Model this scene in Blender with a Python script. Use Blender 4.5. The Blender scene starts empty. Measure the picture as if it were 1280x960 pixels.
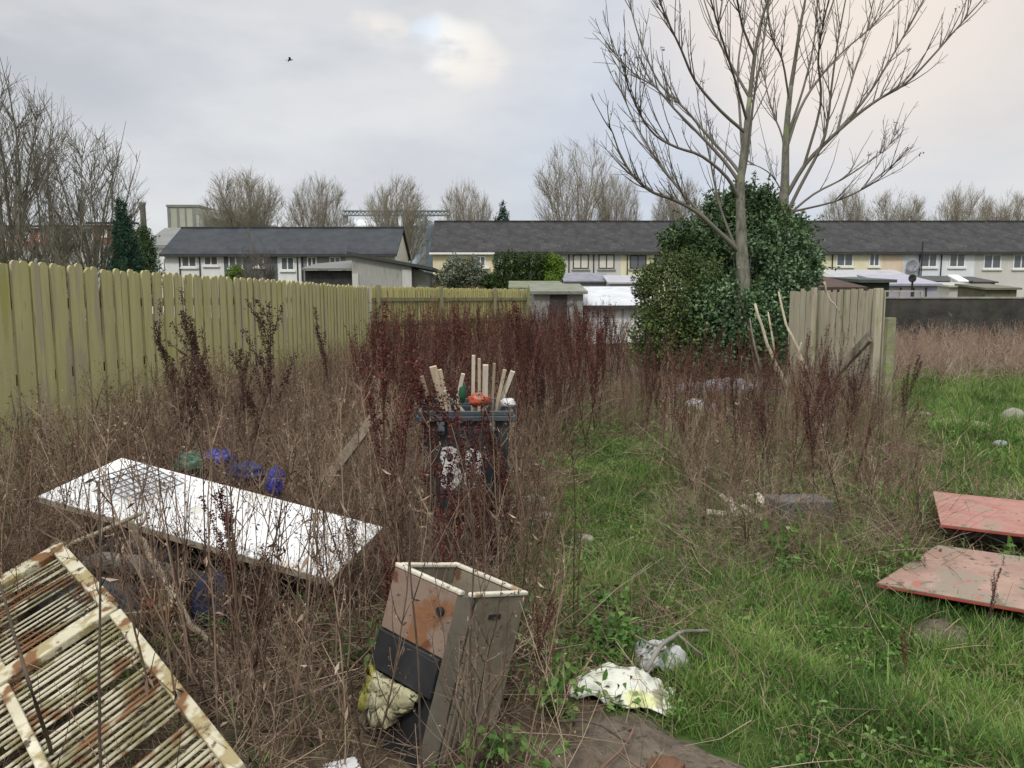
import bpy, math, random
import numpy as np
from mathutils import Vector, Matrix

random.seed(7)
RS = np.random.RandomState(11)
S = bpy.context.scene
COL = S.collection
R = math.radians

# ------------------------------------------------------------------ camera
F, CZ, PITCH = 950.0, 1.65, R(6.5)
cam_d = bpy.data.cameras.new('camera')
cam = bpy.data.objects.new('camera', cam_d)
COL.objects.link(cam)
cam.location = (0, 0, CZ)
cam.rotation_euler = (math.pi/2 - PITCH, 0, 0)
cam_d.sensor_width = 36.0
cam_d.lens = 36.0*F/1280.0
cam_d.clip_end = 3000
cam_d.clip_start = 0.05
S.camera = cam

def ray(px, py):
    x, y = (px-640)/F, -(py-480)/F
    return Vector((x, math.cos(PITCH)+y*math.sin(PITCH), -math.sin(PITCH)+y*math.cos(PITCH)))

def at(px, py, Y):
    """world point at distance Y along the plot for a spot measured on the photograph"""
    d = ray(px, py)
    return Vector((0, 0, CZ)) + d*(Y/d.y)

def atz(px, py, z):
    d = ray(px, py)
    return Vector((0, 0, CZ)) + d*((z-CZ)/d.z)

# ------------------------------------------------------------------ terrain
def hz(x, y):
    x = np.asarray(x, float); y = np.asarray(y, float)
    h = 0.035*np.sin(1.3*x+0.7*y+1)+0.03*np.sin(2.1*y-0.8*x)+0.02*np.sin(3.7*x+2.9*y)+0.012*np.sin(7.3*x-5.1*y+2)
    fade = np.clip(1.2-np.hypot(x, y-8)/40, 0, 1)
    return h*fade

def gz(x, y):
    return float(hz(x, y))

def sstep(a, b, v):
    t = np.clip((np.asarray(v, float)-a)/(b-a), 0, 1)
    return t*t*(3-2*t)

def nz(x, y):
    """cheap patchy field in 0..1"""
    v = (np.sin(1.7*x+2.3*y)+np.sin(3.1*x-1.9*y+1.3)+np.sin(5.3*x+4.1*y+.4)*.7+np.sin(9.1*x-7.7*y)*.5)
    return .5+v/6.4

def green_w(x, y):
    x = np.asarray(x, float); y = np.asarray(y, float)
    w = 0.25*(nz(x, y)-.5)
    fg = sstep(-.12, .2, x-(.28+.33*(y-2.3))+w)*sstep(4.45, 4.0, y+w)
    c = .5+.14*(y-4.3)
    strip = sstep(.72, .34, np.abs(x-c)+w)*sstep(3.6, 4.2, y)*sstep(9.6, 8.0, y)
    rt = sstep(-.25, .35, x-(3.7+.45*(y-6.8))+w)*sstep(5.6, 6.4, y)*sstep(19, 15.5, y)
    rt2 = sstep(2.9, 3.5, x+w)*sstep(5.8, 4.6, y)
    return np.maximum(np.maximum(fg, strip), np.maximum(rt, rt2))

# ------------------------------------------------------------------ materials
def new_mat(name):
    m = bpy.data.materials.new(name)
    m.use_nodes = True
    nt = m.node_tree
    return m, nt, nt.nodes['Principled BSDF']

def ramp(nt, stops):
    r = nt.nodes.new('ShaderNodeValToRGB')
    e = r.color_ramp.elements
    while len(e) < len(stops):
        e.new(.5)
    for k, (p, c) in enumerate(stops):
        e[k].position = p
        e[k].color = (*c, 1)
    return r

def mat(name, c1, c2=None, scale=6, rough=.85, bump=0.0, bscale=None, stretch=(1, 1, 1), spots=None, spec=.25, lo=.35, hi=.65, metal=0, detail=6):
    """noise-mixed two-colour surface; spots = (colour, scale, threshold)"""
    m, nt, b = new_mat(name)
    b.inputs['Roughness'].default_value = rough
    b.inputs['Specular IOR Level'].default_value = spec
    b.inputs['Metallic'].default_value = metal
    tc = nt.nodes.new('ShaderNodeTexCoord')
    mp = nt.nodes.new('ShaderNodeMapping')
    mp.inputs['Scale'].default_value = stretch
    nt.links.new(tc.outputs['Object'], mp.inputs['Vector'])
    n = nt.nodes.new('ShaderNodeTexNoise')
    n.inputs['Scale'].default_value = scale
    n.inputs['Detail'].default_value = detail
    n.inputs['Roughness'].default_value = .62
    nt.links.new(mp.outputs[0], n.inputs['Vector'])
    rr = ramp(nt, [(lo, c1), (hi, c2 or c1)])
    nt.links.new(n.outputs['Fac'], rr.inputs['Fac'])
    out = rr.outputs['Color']
    if spots:
        for (sc, ss, th) in (spots if isinstance(spots, list) else [spots]):
            n2 = nt.nodes.new('ShaderNodeTexNoise')
            n2.inputs['Scale'].default_value = ss
            n2.inputs['Detail'].default_value = 5
            nt.links.new(mp.outputs[0], n2.inputs['Vector'])
            r2 = ramp(nt, [(th, (0, 0, 0)), (th+.06, (1, 1, 1))])
            nt.links.new(n2.outputs['Fac'], r2.inputs['Fac'])
            mx = nt.nodes.new('ShaderNodeMix')
            mx.data_type = 'RGBA'
            nt.links.new(r2.outputs['Color'], mx.inputs['Factor'])
            nt.links.new(out, mx.inputs['A'])
            mx.inputs['B'].default_value = (*sc, 1)
            out = mx.outputs['Result']
    nt.links.new(out, b.inputs['Base Color'])
    if bump:
        nb = nt.nodes.new('ShaderNodeTexNoise')
        nb.inputs['Scale'].default_value = bscale or scale*3
        nb.inputs['Detail'].default_value = 8
        nt.links.new(mp.outputs[0], nb.inputs['Vector'])
        bp = nt.nodes.new('ShaderNodeBump')
        bp.inputs['Strength'].default_value = bump
        bp.inputs['Distance'].default_value = .02
        nt.links.new(nb.outputs['Fac'], bp.inputs['Height'])
        nt.links.new(bp.outputs[0], b.inputs['Normal'])
    return m

def plant_mat(name, stops, rough=.8, trans=0.0, objrand=.0, spec=.2, second=None):
    """colour from the plant's own random tint (attribute) and, for copies, from the object's random number"""
    m, nt, b = new_mat(name)
    b.inputs['Roughness'].default_value = rough
    b.inputs['Specular IOR Level'].default_value = spec
    a = nt.nodes.new('ShaderNodeAttribute')
    a.attribute_name = 'tint'
    sep = nt.nodes.new('ShaderNodeSeparateColor')
    nt.links.new(a.outputs['Color'], sep.inputs['Color'])
    fac = sep.outputs['Red']
    if objrand:
        oi = nt.nodes.new('ShaderNodeObjectInfo')
        ma = nt.nodes.new('ShaderNodeMath'); ma.operation = 'MULTIPLY_ADD'
        nt.links.new(oi.outputs['Random'], ma.inputs[0])
        ma.inputs[1].default_value = objrand
        nt.links.new(fac, ma.inputs[2])
        mb = nt.nodes.new('ShaderNodeMath'); mb.operation = 'SUBTRACT'
        nt.links.new(ma.outputs[0], mb.inputs[0]); mb.inputs[1].default_value = objrand/2
        fac = mb.outputs[0]
    r = ramp(nt, stops)
    nt.links.new(fac, r.inputs['Fac'])
    col = r.outputs['Color']
    if second:
        r2 = ramp(nt, second)
        nt.links.new(fac, r2.inputs['Fac'])
        mx = nt.nodes.new('ShaderNodeMix'); mx.data_type = 'RGBA'
        nt.links.new(sep.outputs['Green'], mx.inputs['Factor'])
        nt.links.new(col, mx.inputs['A']); nt.links.new(r2.outputs['Color'], mx.inputs['B'])
        col = mx.outputs['Result']
    nt.links.new(col, b.inputs['Base Color'])
    if trans:
        t = nt.nodes.new('ShaderNodeBsdfTranslucent')
        nt.links.new(col, t.inputs['Color'])
        mix = nt.nodes.new('ShaderNodeMixShader')
        mix.inputs['Fac'].default_value = trans
        nt.links.new(b.outputs[0], mix.inputs[1]); nt.links.new(t.outputs[0], mix.inputs[2])
        nt.links.new(mix.outputs[0], nt.nodes['Material Output'].inputs['Surface'])
    return m

# ------------------------------------------------------------------ mesh helpers
def tag(o, label=None, cat=None, group=None, kind=None):
    if label: o['label'] = label
    if cat: o['category'] = cat
    if group: o['group'] = group
    if kind: o['kind'] = kind
    return o

def empty(name, loc, label, cat, group=None, rz=0):
    o = bpy.data.objects.new(name, None)
    COL.objects.link(o)
    o.empty_display_size = .2
    o.location = loc
    o.rotation_euler = (0, 0, rz)
    return tag(o, label, cat, group)

class MB:
    """collects boxes, bars, tubes and quads (world or local coordinates) and links them as one mesh object"""
    def __init__(self):
        self.v, self.f = [], []
    def add(self, vs, fs):
        b = len(self.v)
        self.v += [tuple(p) for p in vs]
        self.f += [tuple(b+i for i in f) for f in fs]
        return self
    def hexa(self, p):
        """8 corners: bottom ring 0-3, top ring 4-7"""
        return self.add(p, [(3, 2, 1, 0), (4, 5, 6, 7), (0, 1, 5, 4), (1, 2, 6, 5), (2, 3, 7, 6), (3, 0, 4, 7)])
    def box(self, x0, x1, y0, y1, z0, z1):
        return self.hexa([(x0, y0, z0), (x1, y0, z0), (x1, y1, z0), (x0, y1, z0), (x0, y0, z1), (x1, y0, z1), (x1, y1, z1), (x0, y1, z1)])
    def bar(self, a, b, w, h, up=(0, 0, 1)):
        """rectangular bar from a to b, w across, h along 'up'"""
        a, b = Vector(a), Vector(b)
        d = (b-a).normalized()
        u = Vector(up)
        s = d.cross(u)
        if s.length < 1e-4:
            s = d.cross(Vector((1, 0, 0)))
        s.normalize(); u = s.cross(d).normalized()
        s = s*w/2; u = u*h/2
        return self.hexa([a-s-u, b-s-u, b+s-u, a+s-u, a-s+u, b-s+u, b+s+u, a+s+u])
    def slab(self, q, t):
        """quad q (4 corners, anticlockwise from above) with thickness t downwards along its normal"""
        q = [Vector(p) for p in q]
        n = (q[1]-q[0]).cross(q[3]-q[0]).normalized()
        if n.z < 0: n = -n
        return self.hexa([p-n*t for p in q]+q)
    def tube(self, pts, rad, sides=8, cap=True):
        pts = [Vector(p) for p in pts]
        if not hasattr(rad, '__len__'): rad = [rad]*len(pts)
        ring = []
        b = len(self.v)
        for i, p in enumerate(pts):
            d = (pts[min(i+1, len(pts)-1)]-pts[max(i-1, 0)]).normalized()
            ref = Vector((0, 0, 1)) if abs(d.z) < .9 else Vector((1, 0, 0))
            u = d.cross(ref).normalized(); w = d.cross(u)
            for k in range(sides):
                a = 2*math.pi*k/sides
                self.v.append(tuple(p+(u*math.cos(a)+w*math.sin(a))*rad[i]))
        for i in range(len(pts)-1):
            for k in range(sides):
                k2 = (k+1) % sides
                self.f.append((b+i*sides+k, b+i*sides+k2, b+(i+1)*sides+k2, b+(i+1)*sides+k))
        if cap:
            self.f.append(tuple(b+k for k in range(sides))[::-1])
            self.f.append(tuple(b+(len(pts)-1)*sides+k for k in range(sides)))
        return self
    def disc(self, c, n, r, t, sides=20):
        c, n = Vector(c), Vector(n).normalized()
        return self.tube([c, c+n*t], r, sides)
    def build(self, name, m, parent=None, bevel=0, smooth=False, loc=None):
        me = bpy.data.meshes.new(name)
        v = self.v
        if loc is not None:
            v = [(a-loc[0], b-loc[1], c-loc[2]) for a, b, c in v]
        me.from_pydata(v, [], self.f)
        me.update()
        o = bpy.data.objects.new(name, me)
        COL.objects.link(o)
        if m: me.materials.append(m)
        if parent: o.parent = parent
        if loc is not None: o.location = loc
        if smooth:
            for p in me.polygons: p.use_smooth = True
        if bevel:
            md = o.modifiers.new('bevel', 'BEVEL'); md.width = bevel; md.segments = 2; md.limit_method = 'ANGLE'
        return o

def np_mesh(name, V, Q, A=None, m=None, parent=None, smooth=False):
    V = np.ascontiguousarray(V, dtype=np.float32); Q = np.ascontiguousarray(Q, dtype=np.int32)
    me = bpy.data.meshes.new(name)
    me.vertices.add(len(V)); me.vertices.foreach_set('co', V.ravel())
    me.loops.add(Q.size); me.loops.foreach_set('vertex_index', Q.ravel())
    me.polygons.add(len(Q)); me.polygons.foreach_set('loop_start', np.arange(0, Q.size, Q.shape[1], dtype=np.int32))
    if A is not None:
        at_ = me.attributes.new('tint', 'FLOAT_COLOR', 'POINT')
        C = np.ones((len(V), 4), np.float32); C[:, :2] = A
        C[:, 2] = 0
        at_.data.foreach_set('color', C.ravel())
    me.update(calc_edges=True)
    if smooth:
        me.polygons.foreach_set('use_smooth', np.ones(len(Q), dtype=bool))
    if m: me.materials.append(m)
    o = bpy.data.objects.new(name, me)
    COL.objects.link(o)
    if parent: o.parent = parent
    return o

class Plant:
    """three-sided stems and diamond leaves as quads with a tint per vertex (tint, part)"""
    def __init__(self):
        self.V, self.Q, self.A, self.n = [], [], [], 0
    def tube(self, pts, r0, r1, tint=.5, part=0., sides=3, pw=1.0):
        pts = np.asarray(pts, float)
        k = len(pts)
        d = np.empty_like(pts)
        d[1:-1] = pts[2:]-pts[:-2]; d[0] = pts[1]-pts[0]; d[-1] = pts[-1]-pts[-2]
        d /= np.linalg.norm(d, axis=1)[:, None]+1e-9
        ref = np.array((0.31, 0.95, 0.05)) if abs(d[0, 1]) < .8 else np.array((1., .1, 0.))
        u = np.cross(d, ref); u /= np.linalg.norm(u, axis=1)[:, None]+1e-9
        w = np.cross(d, u)
        t = np.linspace(0, 1, k)**pw
        r = (r0+(r1-r0)*t)[:, None]
        ring = []
        for s in range(sides):
            a = 2*math.pi*s/sides
            ring.append(pts+(u*math.cos(a)+w*math.sin(a))*r)
        V = np.stack(ring, 1).reshape(-1, 3)
        i = np.arange(k-1)[:, None]*sides; s = np.arange(sides)[None, :]; s2 = (s+1) % sides
        Q = np.stack([i+s, i+s2, i+sides+s2, i+sides+s], -1).reshape(-1, 4)
        self._add(V, Q, tint, part)
    def _add(self, V, Q, tint, part):
        self.V.append(V); self.Q.append(Q+self.n); self.n += len(V)
        a = np.empty((len(V), 2)); a[:, 0] = tint; a[:, 1] = part
        self.A.append(a)
    def leaves(self, P, D, N, L, W, tint, part=1., fold=0.25):
        """arrays of diamond leaves: base P, direction D, normal N, length L, width W"""
        P, D, N = np.asarray(P, float), np.asarray(D, float), np.asarray(N, float)
        n = len(P)
        D = D/(np.linalg.norm(D, axis=1)[:, None]+1e-9)
        Sd = np.cross(D, N); Sd /= np.linalg.norm(Sd, axis=1)[:, None]+1e-9
        Nn = np.cross(Sd, D)
        L = np.broadcast_to(L, (n,))[:, None]; W = np.broadcast_to(W, (n,))[:, None]
        m = P+D*L*.45
        V = np.stack([P, m+Sd*W/2+Nn*W*fold, P+D*L, m-Sd*W/2+Nn*W*fold], 1).reshape(-1, 3)
        Q = np.arange(n*4).reshape(-1, 4)
        t = np.repeat(np.broadcast_to(tint, (n,)), 4)
        self._add(V, Q, t, part)
    def leaves2(self, P, D, N, L, W, tint, part=1., fold=.2):
        """rounder leaves: two quads folded along the midrib"""
        P, D, N = np.asarray(P, float), np.asarray(D, float), np.asarray(N, float); n = len(P)
        D = D/(np.linalg.norm(D, axis=1)[:, None]+1e-9)
        Sd = np.cross(D, N); Sd /= np.linalg.norm(Sd, axis=1)[:, None]+1e-9
        Nn = np.cross(Sd, D); L = np.broadcast_to(L, (n,))[:, None]; W = np.broadcast_to(W, (n,))[:, None]
        a, b = P+D*L*.28, P+D*L*.68
        V = np.stack([P, a+Sd*W*.5+Nn*W*fold, b+Sd*W*.38+Nn*W*fold*.6, P+D*L-Nn*L*.12, b-Sd*W*.38+Nn*W*fold*.6, a-Sd*W*.5+Nn*W*fold], 1).reshape(-1, 3)
        i = np.arange(n)[:, None]*6
        Q = np.concatenate([i+np.array([[0, 1, 2, 3]]), i+np.array([[0, 3, 4, 5]])])
        self._add(V, Q, np.repeat(np.broadcast_to(tint, (n,)), 6), part)
    def arr(self):
        return np.concatenate(self.V), np.concatenate(self.Q), np.concatenate(self.A)
    def build(self, name, m, parent=None):
        V, Q, A = self.arr()
        return np_mesh(name, V, Q, A, m, parent)

def scatter(protos, P, scale, tilt=.15, tint_j=.25, rs=RS, patch=0.0):
    """copies of prototype plants over points P, merged into one array set"""
    P = np.asarray(P, float); N = len(P)
    pick = rs.randint(0, len(protos), N)
    Vs, Qs, As, base = [], [], [], 0
    for k, (V, Q, A) in enumerate(protos):
        idx = np.where(pick == k)[0]
        if not len(idx): continue
        n = len(idx)
        a = rs.uniform(0, 2*np.pi, n); b = rs.uniform(0, 2*np.pi, n); g = np.abs(rs.normal(0, tilt, n))
        ca, sa = np.cos(a), np.sin(a)
        Rz = np.zeros((n, 3, 3)); Rz[:, 0, 0] = ca; Rz[:, 0, 1] = -sa; Rz[:, 1, 0] = sa; Rz[:, 1, 1] = ca; Rz[:, 2, 2] = 1
        ax = np.stack([np.cos(b), np.sin(b), np.zeros(n)], 1)
        K = np.zeros((n, 3, 3)); K[:, 0, 2] = ax[:, 1]; K[:, 1, 2] = -ax[:, 0]; K[:, 2, 0] = -ax[:, 1]; K[:, 2, 1] = ax[:, 0]
        sg, cg = np.sin(g)[:, None, None], (1-np.cos(g))[:, None, None]
        T = np.eye(3)[None]+sg*K+cg*(K@K)
        M = (T@Rz)*scale[idx][:, None, None]
        W = np.einsum('nij,vj->nvi', M, V)+P[idx][:, None, :]
        At = np.broadcast_to(A[None], (n, len(V), 2)).copy()
        At[:, :, 0] = np.clip(At[:, :, 0]+(rs.normal(0, tint_j, n)+patch*(nz(1.5*P[idx, 0]+2, 1.7*P[idx, 1])-.5))[:, None], 0.01, .99)
        Qn = Q[None]+(np.arange(n)*len(V))[:, None, None]+base
        base += n*len(V)
        Vs.append(W.reshape(-1, 3)); Qs.append(Qn.reshape(-1, 4)); As.append(At.reshape(-1, 2))
    return np.concatenate(Vs), np.concatenate(Qs), np.concatenate(As)

def join(*sets):
    V, Q, A, b = [], [], [], 0
    for v, q, a in sets:
        V.append(v); Q.append(q+b); A.append(a); b += len(v)
    return np.concatenate(V), np.concatenate(Q), np.concatenate(A)

def rnd_dir(rs, n, up=0.0):
    d = rs.normal(0, 1, (n, 3)); d[:, 2] += up
    return d/np.linalg.norm(d, axis=1)[:, None]

# ------------------------------------------------------------------ plant prototypes
def curve(p0, d0, L, k, rs, up=0.0, wob=.12):
    p = np.array(p0, float); d = np.array(d0, float); d /= np.linalg.norm(d)+1e-9
    pts = [p.copy()]
    st = L/(k-1)
    for _ in range(k-1):
        d = d+np.array((0, 0, up))+rs.normal(0, wob, 3); d /= np.linalg.norm(d)+1e-9
        p = p+d*st
        pts.append(p.copy())
    return np.array(pts)

def side_dir(d, ang, az, rs):
    d = d/np.linalg.norm(d)
    ref = np.array((0.3, .9, .1)) if abs(d[1]) < .8 else np.array((1., 0, 0))
    u = np.cross(d, ref); u /= np.linalg.norm(u); w = np.cross(d, u)
    return d*math.cos(ang)+(u*math.cos(az)+w*math.sin(az))*math.sin(ang)

def weed_proto(rs, h=.9, nb=9, lean=.25, tangle=.2):
    """a dead branched weed: thin stem, side branches and twigs, a few shrivelled leaves"""
    p = Plant()
    a = rs.uniform(0, 6.28)
    main = curve((0, 0, -.03), (lean*math.cos(a), lean*math.sin(a), 1), h, 6, rs, .05, .09)
    p.tube(main, .0036, .0013, .5)
    tips = []
    for _ in range(nb):
        t = rs.uniform(.2, .95); i = min(int(t*5), 4); q = main[i]+(main[i+1]-main[i])*(t*5-i)
        d = side_dir(main[i+1]-main[i], rs.uniform(.5, 1.0), rs.uniform(0, 6.28), rs)
        L = (1.05-t)*h*rs.uniform(.35, .65)
        b = curve(q, d, L, 4, rs, .10, tangle)
        p.tube(b, .0018, .0008, .5+rs.normal(0, .1)); tips.append(b[1:])
        for _ in range(2):
            j = rs.randint(1, 3)
            tw = curve(b[j], side_dir(b[j+1]-b[j], rs.uniform(.4, 1.1), rs.uniform(0, 6.28), rs), L*rs.uniform(.25, .5), 3, rs, .05, tangle)
            p.tube(tw, .0011, .0006, .5+rs.normal(0, .15))
    tips = np.concatenate(tips)
    n = 40
    P = tips[rs.randint(0, len(tips), n)]+rs.normal(0, .006, (n, 3))
    p.leaves(P, rnd_dir(rs, n, -.2), rnd_dir(rs, n), rs.uniform(.006, .014, n), rs.uniform(.004, .009, n), .35+rs.normal(0, .2, n), fold=.4)
    n = 16
    P = main[rs.randint(1, 6, n)]+rs.normal(0, .05, (n, 3))
    p.leaves(P, rnd_dir(rs, n, -.4), rnd_dir(rs, n), rs.uniform(.012, .035, n), rs.uniform(.004, .01, n), .3+rs.normal(0, .12, n))
    return p.arr()

def stem_proto(rs, h=1.1):
    """a straight stout dead stem with short upswept twigs, often broken off at the top"""
    p = Plant()
    a = rs.uniform(0, 6.28); ln = abs(rs.normal(0, .12))
    main = curve((0, 0, -.03), (ln*math.cos(a), ln*math.sin(a), 1), h, 7, rs, .02, .05)
    p.tube(main, .0050, .0020, .4)
    tips = []
    for _ in range(rs.randint(6, 14)):
        t = rs.uniform(.25, 1.0); i = min(int(t*6), 5); q = main[i]+(main[i+1]-main[i])*(t*6-i)
        b = curve(q, side_dir(main[i+1]-main[i], rs.uniform(.35, .8), rs.uniform(0, 6.28), rs), rs.uniform(.07, .30)*(1.2-.6*t), 4, rs, .14, .10)
        p.tube(b, .0022, .0009, .4+rs.normal(0, .12)); tips.append(b[1:])
    tips = np.concatenate(tips); n = 46
    P = tips[rs.randint(0, len(tips), n)]+rs.normal(0, .006, (n, 3))
    p.leaves(P, rnd_dir(rs, n, -.3), rnd_dir(rs, n), rs.uniform(.007, .018, n), rs.uniform(.004, .010, n), .3+rs.normal(0, .2, n), fold=.4)
    n = 8
    P = main[rs.randint(1, 5, n)]+rs.normal(0, .008, (n, 3))
    p.leaves(P, rnd_dir(rs, n, -1.3), rnd_dir(rs, n), rs.uniform(.03, .08, n), rs.uniform(.006, .016, n), .4+rs.normal(0, .2, n), fold=.5)
    return p.arr()

def arch_proto(rs, L=1.2):
    """an arching dead bramble or grass cane"""
    p = Plant()
    for _ in range(3):
        a = rs.uniform(0, 6.28)
        c = curve((0, 0, 0), (.5*math.cos(a), .5*math.sin(a), 1), L*rs.uniform(.6, 1.1), 8, rs, -.16, .08)
        p.tube(c, .0026, .0010, .5+rs.normal(0, .15))
    return p.arr()

def straw_proto(rs, n=22, L=.45):
    """a clump of dead grass blades bent over"""
    p = Plant()
    for _ in range(n):
        a = rs.uniform(0, 6.28)
        c = curve((rs.normal(0, .05), rs.normal(0, .05), 0), (.6*math.cos(a), .6*math.sin(a), 1), L*rs.uniform(.4, 1.2), 4, rs, -.28, .16)
        p.tube(c, .0018, .0006, .5+rs.normal(0, .2), sides=3)
    return p.arr()

def litter_proto(rs, n=26):
    """straws and dead leaves lying about"""
    p = Plant()
    for _ in range(n):
        a = rs.uniform(0, 6.28)
        q = (rs.normal(0, .16), rs.normal(0, .16), abs(rs.normal(.03, .05)))
        c = curve(q, (math.cos(a), math.sin(a), rs.normal(0, .35)), rs.uniform(.1, .45), 3, rs, -.05, .2)
        p.tube(c, .0018, .0008, .5+rs.normal(0, .25))
    m = 14
    P = rs.normal(0, .16, (m, 3)); P[:, 2] = np.abs(P[:, 2])*.2+.005
    p.leaves(P, rnd_dir(rs, m), rnd_dir(rs, m, 1), rs.uniform(.018, .045, m), rs.uniform(.010, .022, m), .3+rs.normal(0, .2, m))
    return p.arr()

def grass_proto(rs, n=14, L=.2, w=.0045, spread=.035, droop=.22):
    """a tuft of living grass: flat tapering blades"""
    V, Q, A, b = [], [], [], 0
    for _ in range(n):
        a = rs.uniform(0, 6.28)
        c = curve((rs.normal(0, spread), rs.normal(0, spread), -.01), (.55*math.cos(a)*rs.rand()*1.6, .55*math.sin(a)*rs.rand()*1.6, 1), L*rs.uniform(.45, 1.25), 4, rs, -droop, .10)
        sd = np.array((-math.sin(a+rs.normal(0, .5)), math.cos(a), 0)); sd /= np.linalg.norm(sd)
        ww = w*rs.uniform(.7, 1.3)*np.array((.8, 1, .7, .12))[:, None]
        v = np.concatenate([c-sd*ww/2, c+sd*ww/2])
        q = np.array([(i, i+1, i+5, i+4) for i in range(3)])
        V.append(v); Q.append(q+b); b += 8
        t = .5+rs.normal(0, .16)
        aa = np.zeros((8, 2)); aa[:, 0] = t; aa[:, 1] = 1.0 if rs.rand() < .12 else 0.0
        A.append(aa)
    return np.concatenate(V), np.concatenate(Q), np.concatenate(A)

def leafy_proto(rs, n=24, L=.045, h=.14):
    """a low broad-leaved green weed"""
    p = Plant()
    k = 4
    for _ in range(k):
        a = rs.uniform(0, 6.28)
        c = curve((0, 0, 0), (.5*math.cos(a), .5*math.sin(a), 1), h*rs.uniform(.6, 1.3), 4, rs, -.05, .15)
        p.tube(c, .0022, .0012, .35)
        m = n//k
        P = c[rs.randint(1, 4, m)]+rs.normal(0, .01, (m, 3))
        D = rnd_dir(rs, m, .25); 
        p.leaves2(P, D, rnd_dir(rs, m, 2.2), L*rs.uniform(.5, 1.2, m), L*rs.uniform(.35, .7, m), .5+rs.normal(0, .18, m), fold=.18)
    return p.arr()

def dock_plant(rs, h=1.3, nb=8, step=.016, seed=.0075, per=4, lean=.1, spread=.38, r=.0052, start=.36):
    """a dead dock: stout stem and upright side branches crowded with brown-red seeds"""
    p = Plant()
    a = rs.uniform(0, 6.28)
    main = curve((0, 0, -.04), (lean*math.cos(a), lean*math.sin(a), 1), h, 9, rs, .02, .05)
    p.tube(main, r, r*.4, .5, 0.)
    runs = [(main[5:], 1.0)]
    for j in range(nb):
        t = start+(.93-start)*(j+rs.rand())/nb
        i = min(int(t*8), 7); q = main[i]+(main[i+1]-main[i])*(t*8-i)
        d = side_dir(main[i+1]-main[i], spread*rs.uniform(.6, 1.5), rs.uniform(0, 6.28), rs)
        L = h*(.16+.34*(1-t))*rs.uniform(.7, 1.25)
        b = curve(q, d, L, 5, rs, .14, .07)
        p.tube(b, r*.48, r*.2, .5, 0.)
        runs.append((b[1:], .9))
    P = []
    for pts, wgt in runs:
        for i in range(len(pts)-1):
            Ls = np.linalg.norm(pts[i+1]-pts[i]); m = max(1, int(Ls/step))
            for s in range(m):
                if rs.rand() < .16: continue
                c = pts[i]+(pts[i+1]-pts[i])*(s+rs.rand()*.6)/m
                P.append(np.repeat(c[None], per, 0)+rs.normal(0, seed*.75, (per, 3)))
    P = np.concatenate(P); n = len(P)
    p.leaves(P, rnd_dir(rs, n, -.35), rnd_dir(rs, n), seed*rs.uniform(.7, 1.5, n), seed*rs.uniform(.6, 1.1, n), .5+rs.normal(0, .2, n), 1.0, fold=.35)
    m = 10
    q = main[rs.randint(1, 6, m)]+rs.normal(0, .02, (m, 3))
    p.leaves(q, rnd_dir(rs, m, -1.2), rnd_dir(rs, m), rs.uniform(.025, .06, m), rs.uniform(.006, .014, m), .75+rs.normal(0, .1, m), 0., fold=.5)
    return p

def leaf_cloud(ells, n, size, rs, shell=.35, up=.5, asp=.5, jit=.0):
    """leaves spread through the outer shell of overlapping lumps"""
    p = Plant()
    vol = np.array([e[1][0]*e[1][1]+e[1][0]*e[1][2]+e[1][1]*e[1][2] for e in ells]); vol = vol/vol.sum()
    for (c, r), v in zip(ells, vol):
        m = int(n*v)
        d = rnd_dir(rs, m)
        rad = 1-shell*rs.rand(m)**1.6+rs.normal(0, .05, m)
        # lumpy outline: sub-clumps
        k = 44
        cd = rnd_dir(rs, k); cs = rs.uniform(-.30, .24, k)
        dots = d@cd.T
        best = dots.argmax(1)
        bump = cs[best]*np.clip((dots.max(1)-.75)/.25, 0, 1)
        P = np.array(c)+d*np.array(r)*(rad+bump)[:, None]
        D = rnd_dir(rs, m, -.1)+d*.7
        N = d+rnd_dir(rs, m)*.7+np.array((0, 0, up))
        p.leaves(P, D, N, size*rs.uniform(.6, 1.35, m), size*asp*rs.uniform(.7, 1.3, m), .5+cs[best]*.55+rs.normal(0, .22, m))
        for _ in range(max(4, int(min(34, m/110)))):
            d0 = rnd_dir(rs, 1, .5)[0]; c0 = np.array(c)+d0*np.array(r)*.9
            b = curve(c0, d0*np.array((1, 1, 1.))+np.array((0, 0, .5)), float(min(r))*rs.uniform(.25, .75), 6, rs, .05, .14)
            p.tube(b, .012, .004, .3); q = 16
            Pq = b[rs.randint(1, 6, q)]+rs.normal(0, size*.25, (q, 3))
            p.leaves(Pq, rnd_dir(rs, q, .1)+d0*.5, rnd_dir(rs, q, .8), size*rs.uniform(.6, 1.2, q), size*asp*rs.uniform(.7, 1.2, q), .66+rs.normal(0, .18, q))
    return p

# ------------------------------------------------------------------ trees
def twigs(p, base, rs, n, Lr, r0, up, ang=(.35, .8), depth=1, t0=.2, k=5, wob=.08, tint=.5):
    """twigs along a limb given by points; every twig may carry finer ones"""
    for _ in range(n):
        t = t0+(1-t0)*rs.rand()
        f = t*(len(base)-1); i = min(int(f), len(base)-2)
        q = base[i]+(base[i+1]-base[i])*(f-i)
        d = side_dir(base[i+1]-base[i], rs.uniform(*ang), rs.uniform(0, 6.28), rs)
        L = Lr*rs.uniform(.5, 1.1)*(1.15-.6*t)
        b = curve(q, d, L, k, rs, up, wob)
        p.tube(b, r0, r0*.35, tint+rs.normal(0, .08))
        if depth > 1:
            twigs(p, b, rs, max(2, int(n*.55)), Lr*.5, r0*.6, up, ang, depth-1, .2, max(3, k-1), wob, tint)

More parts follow.
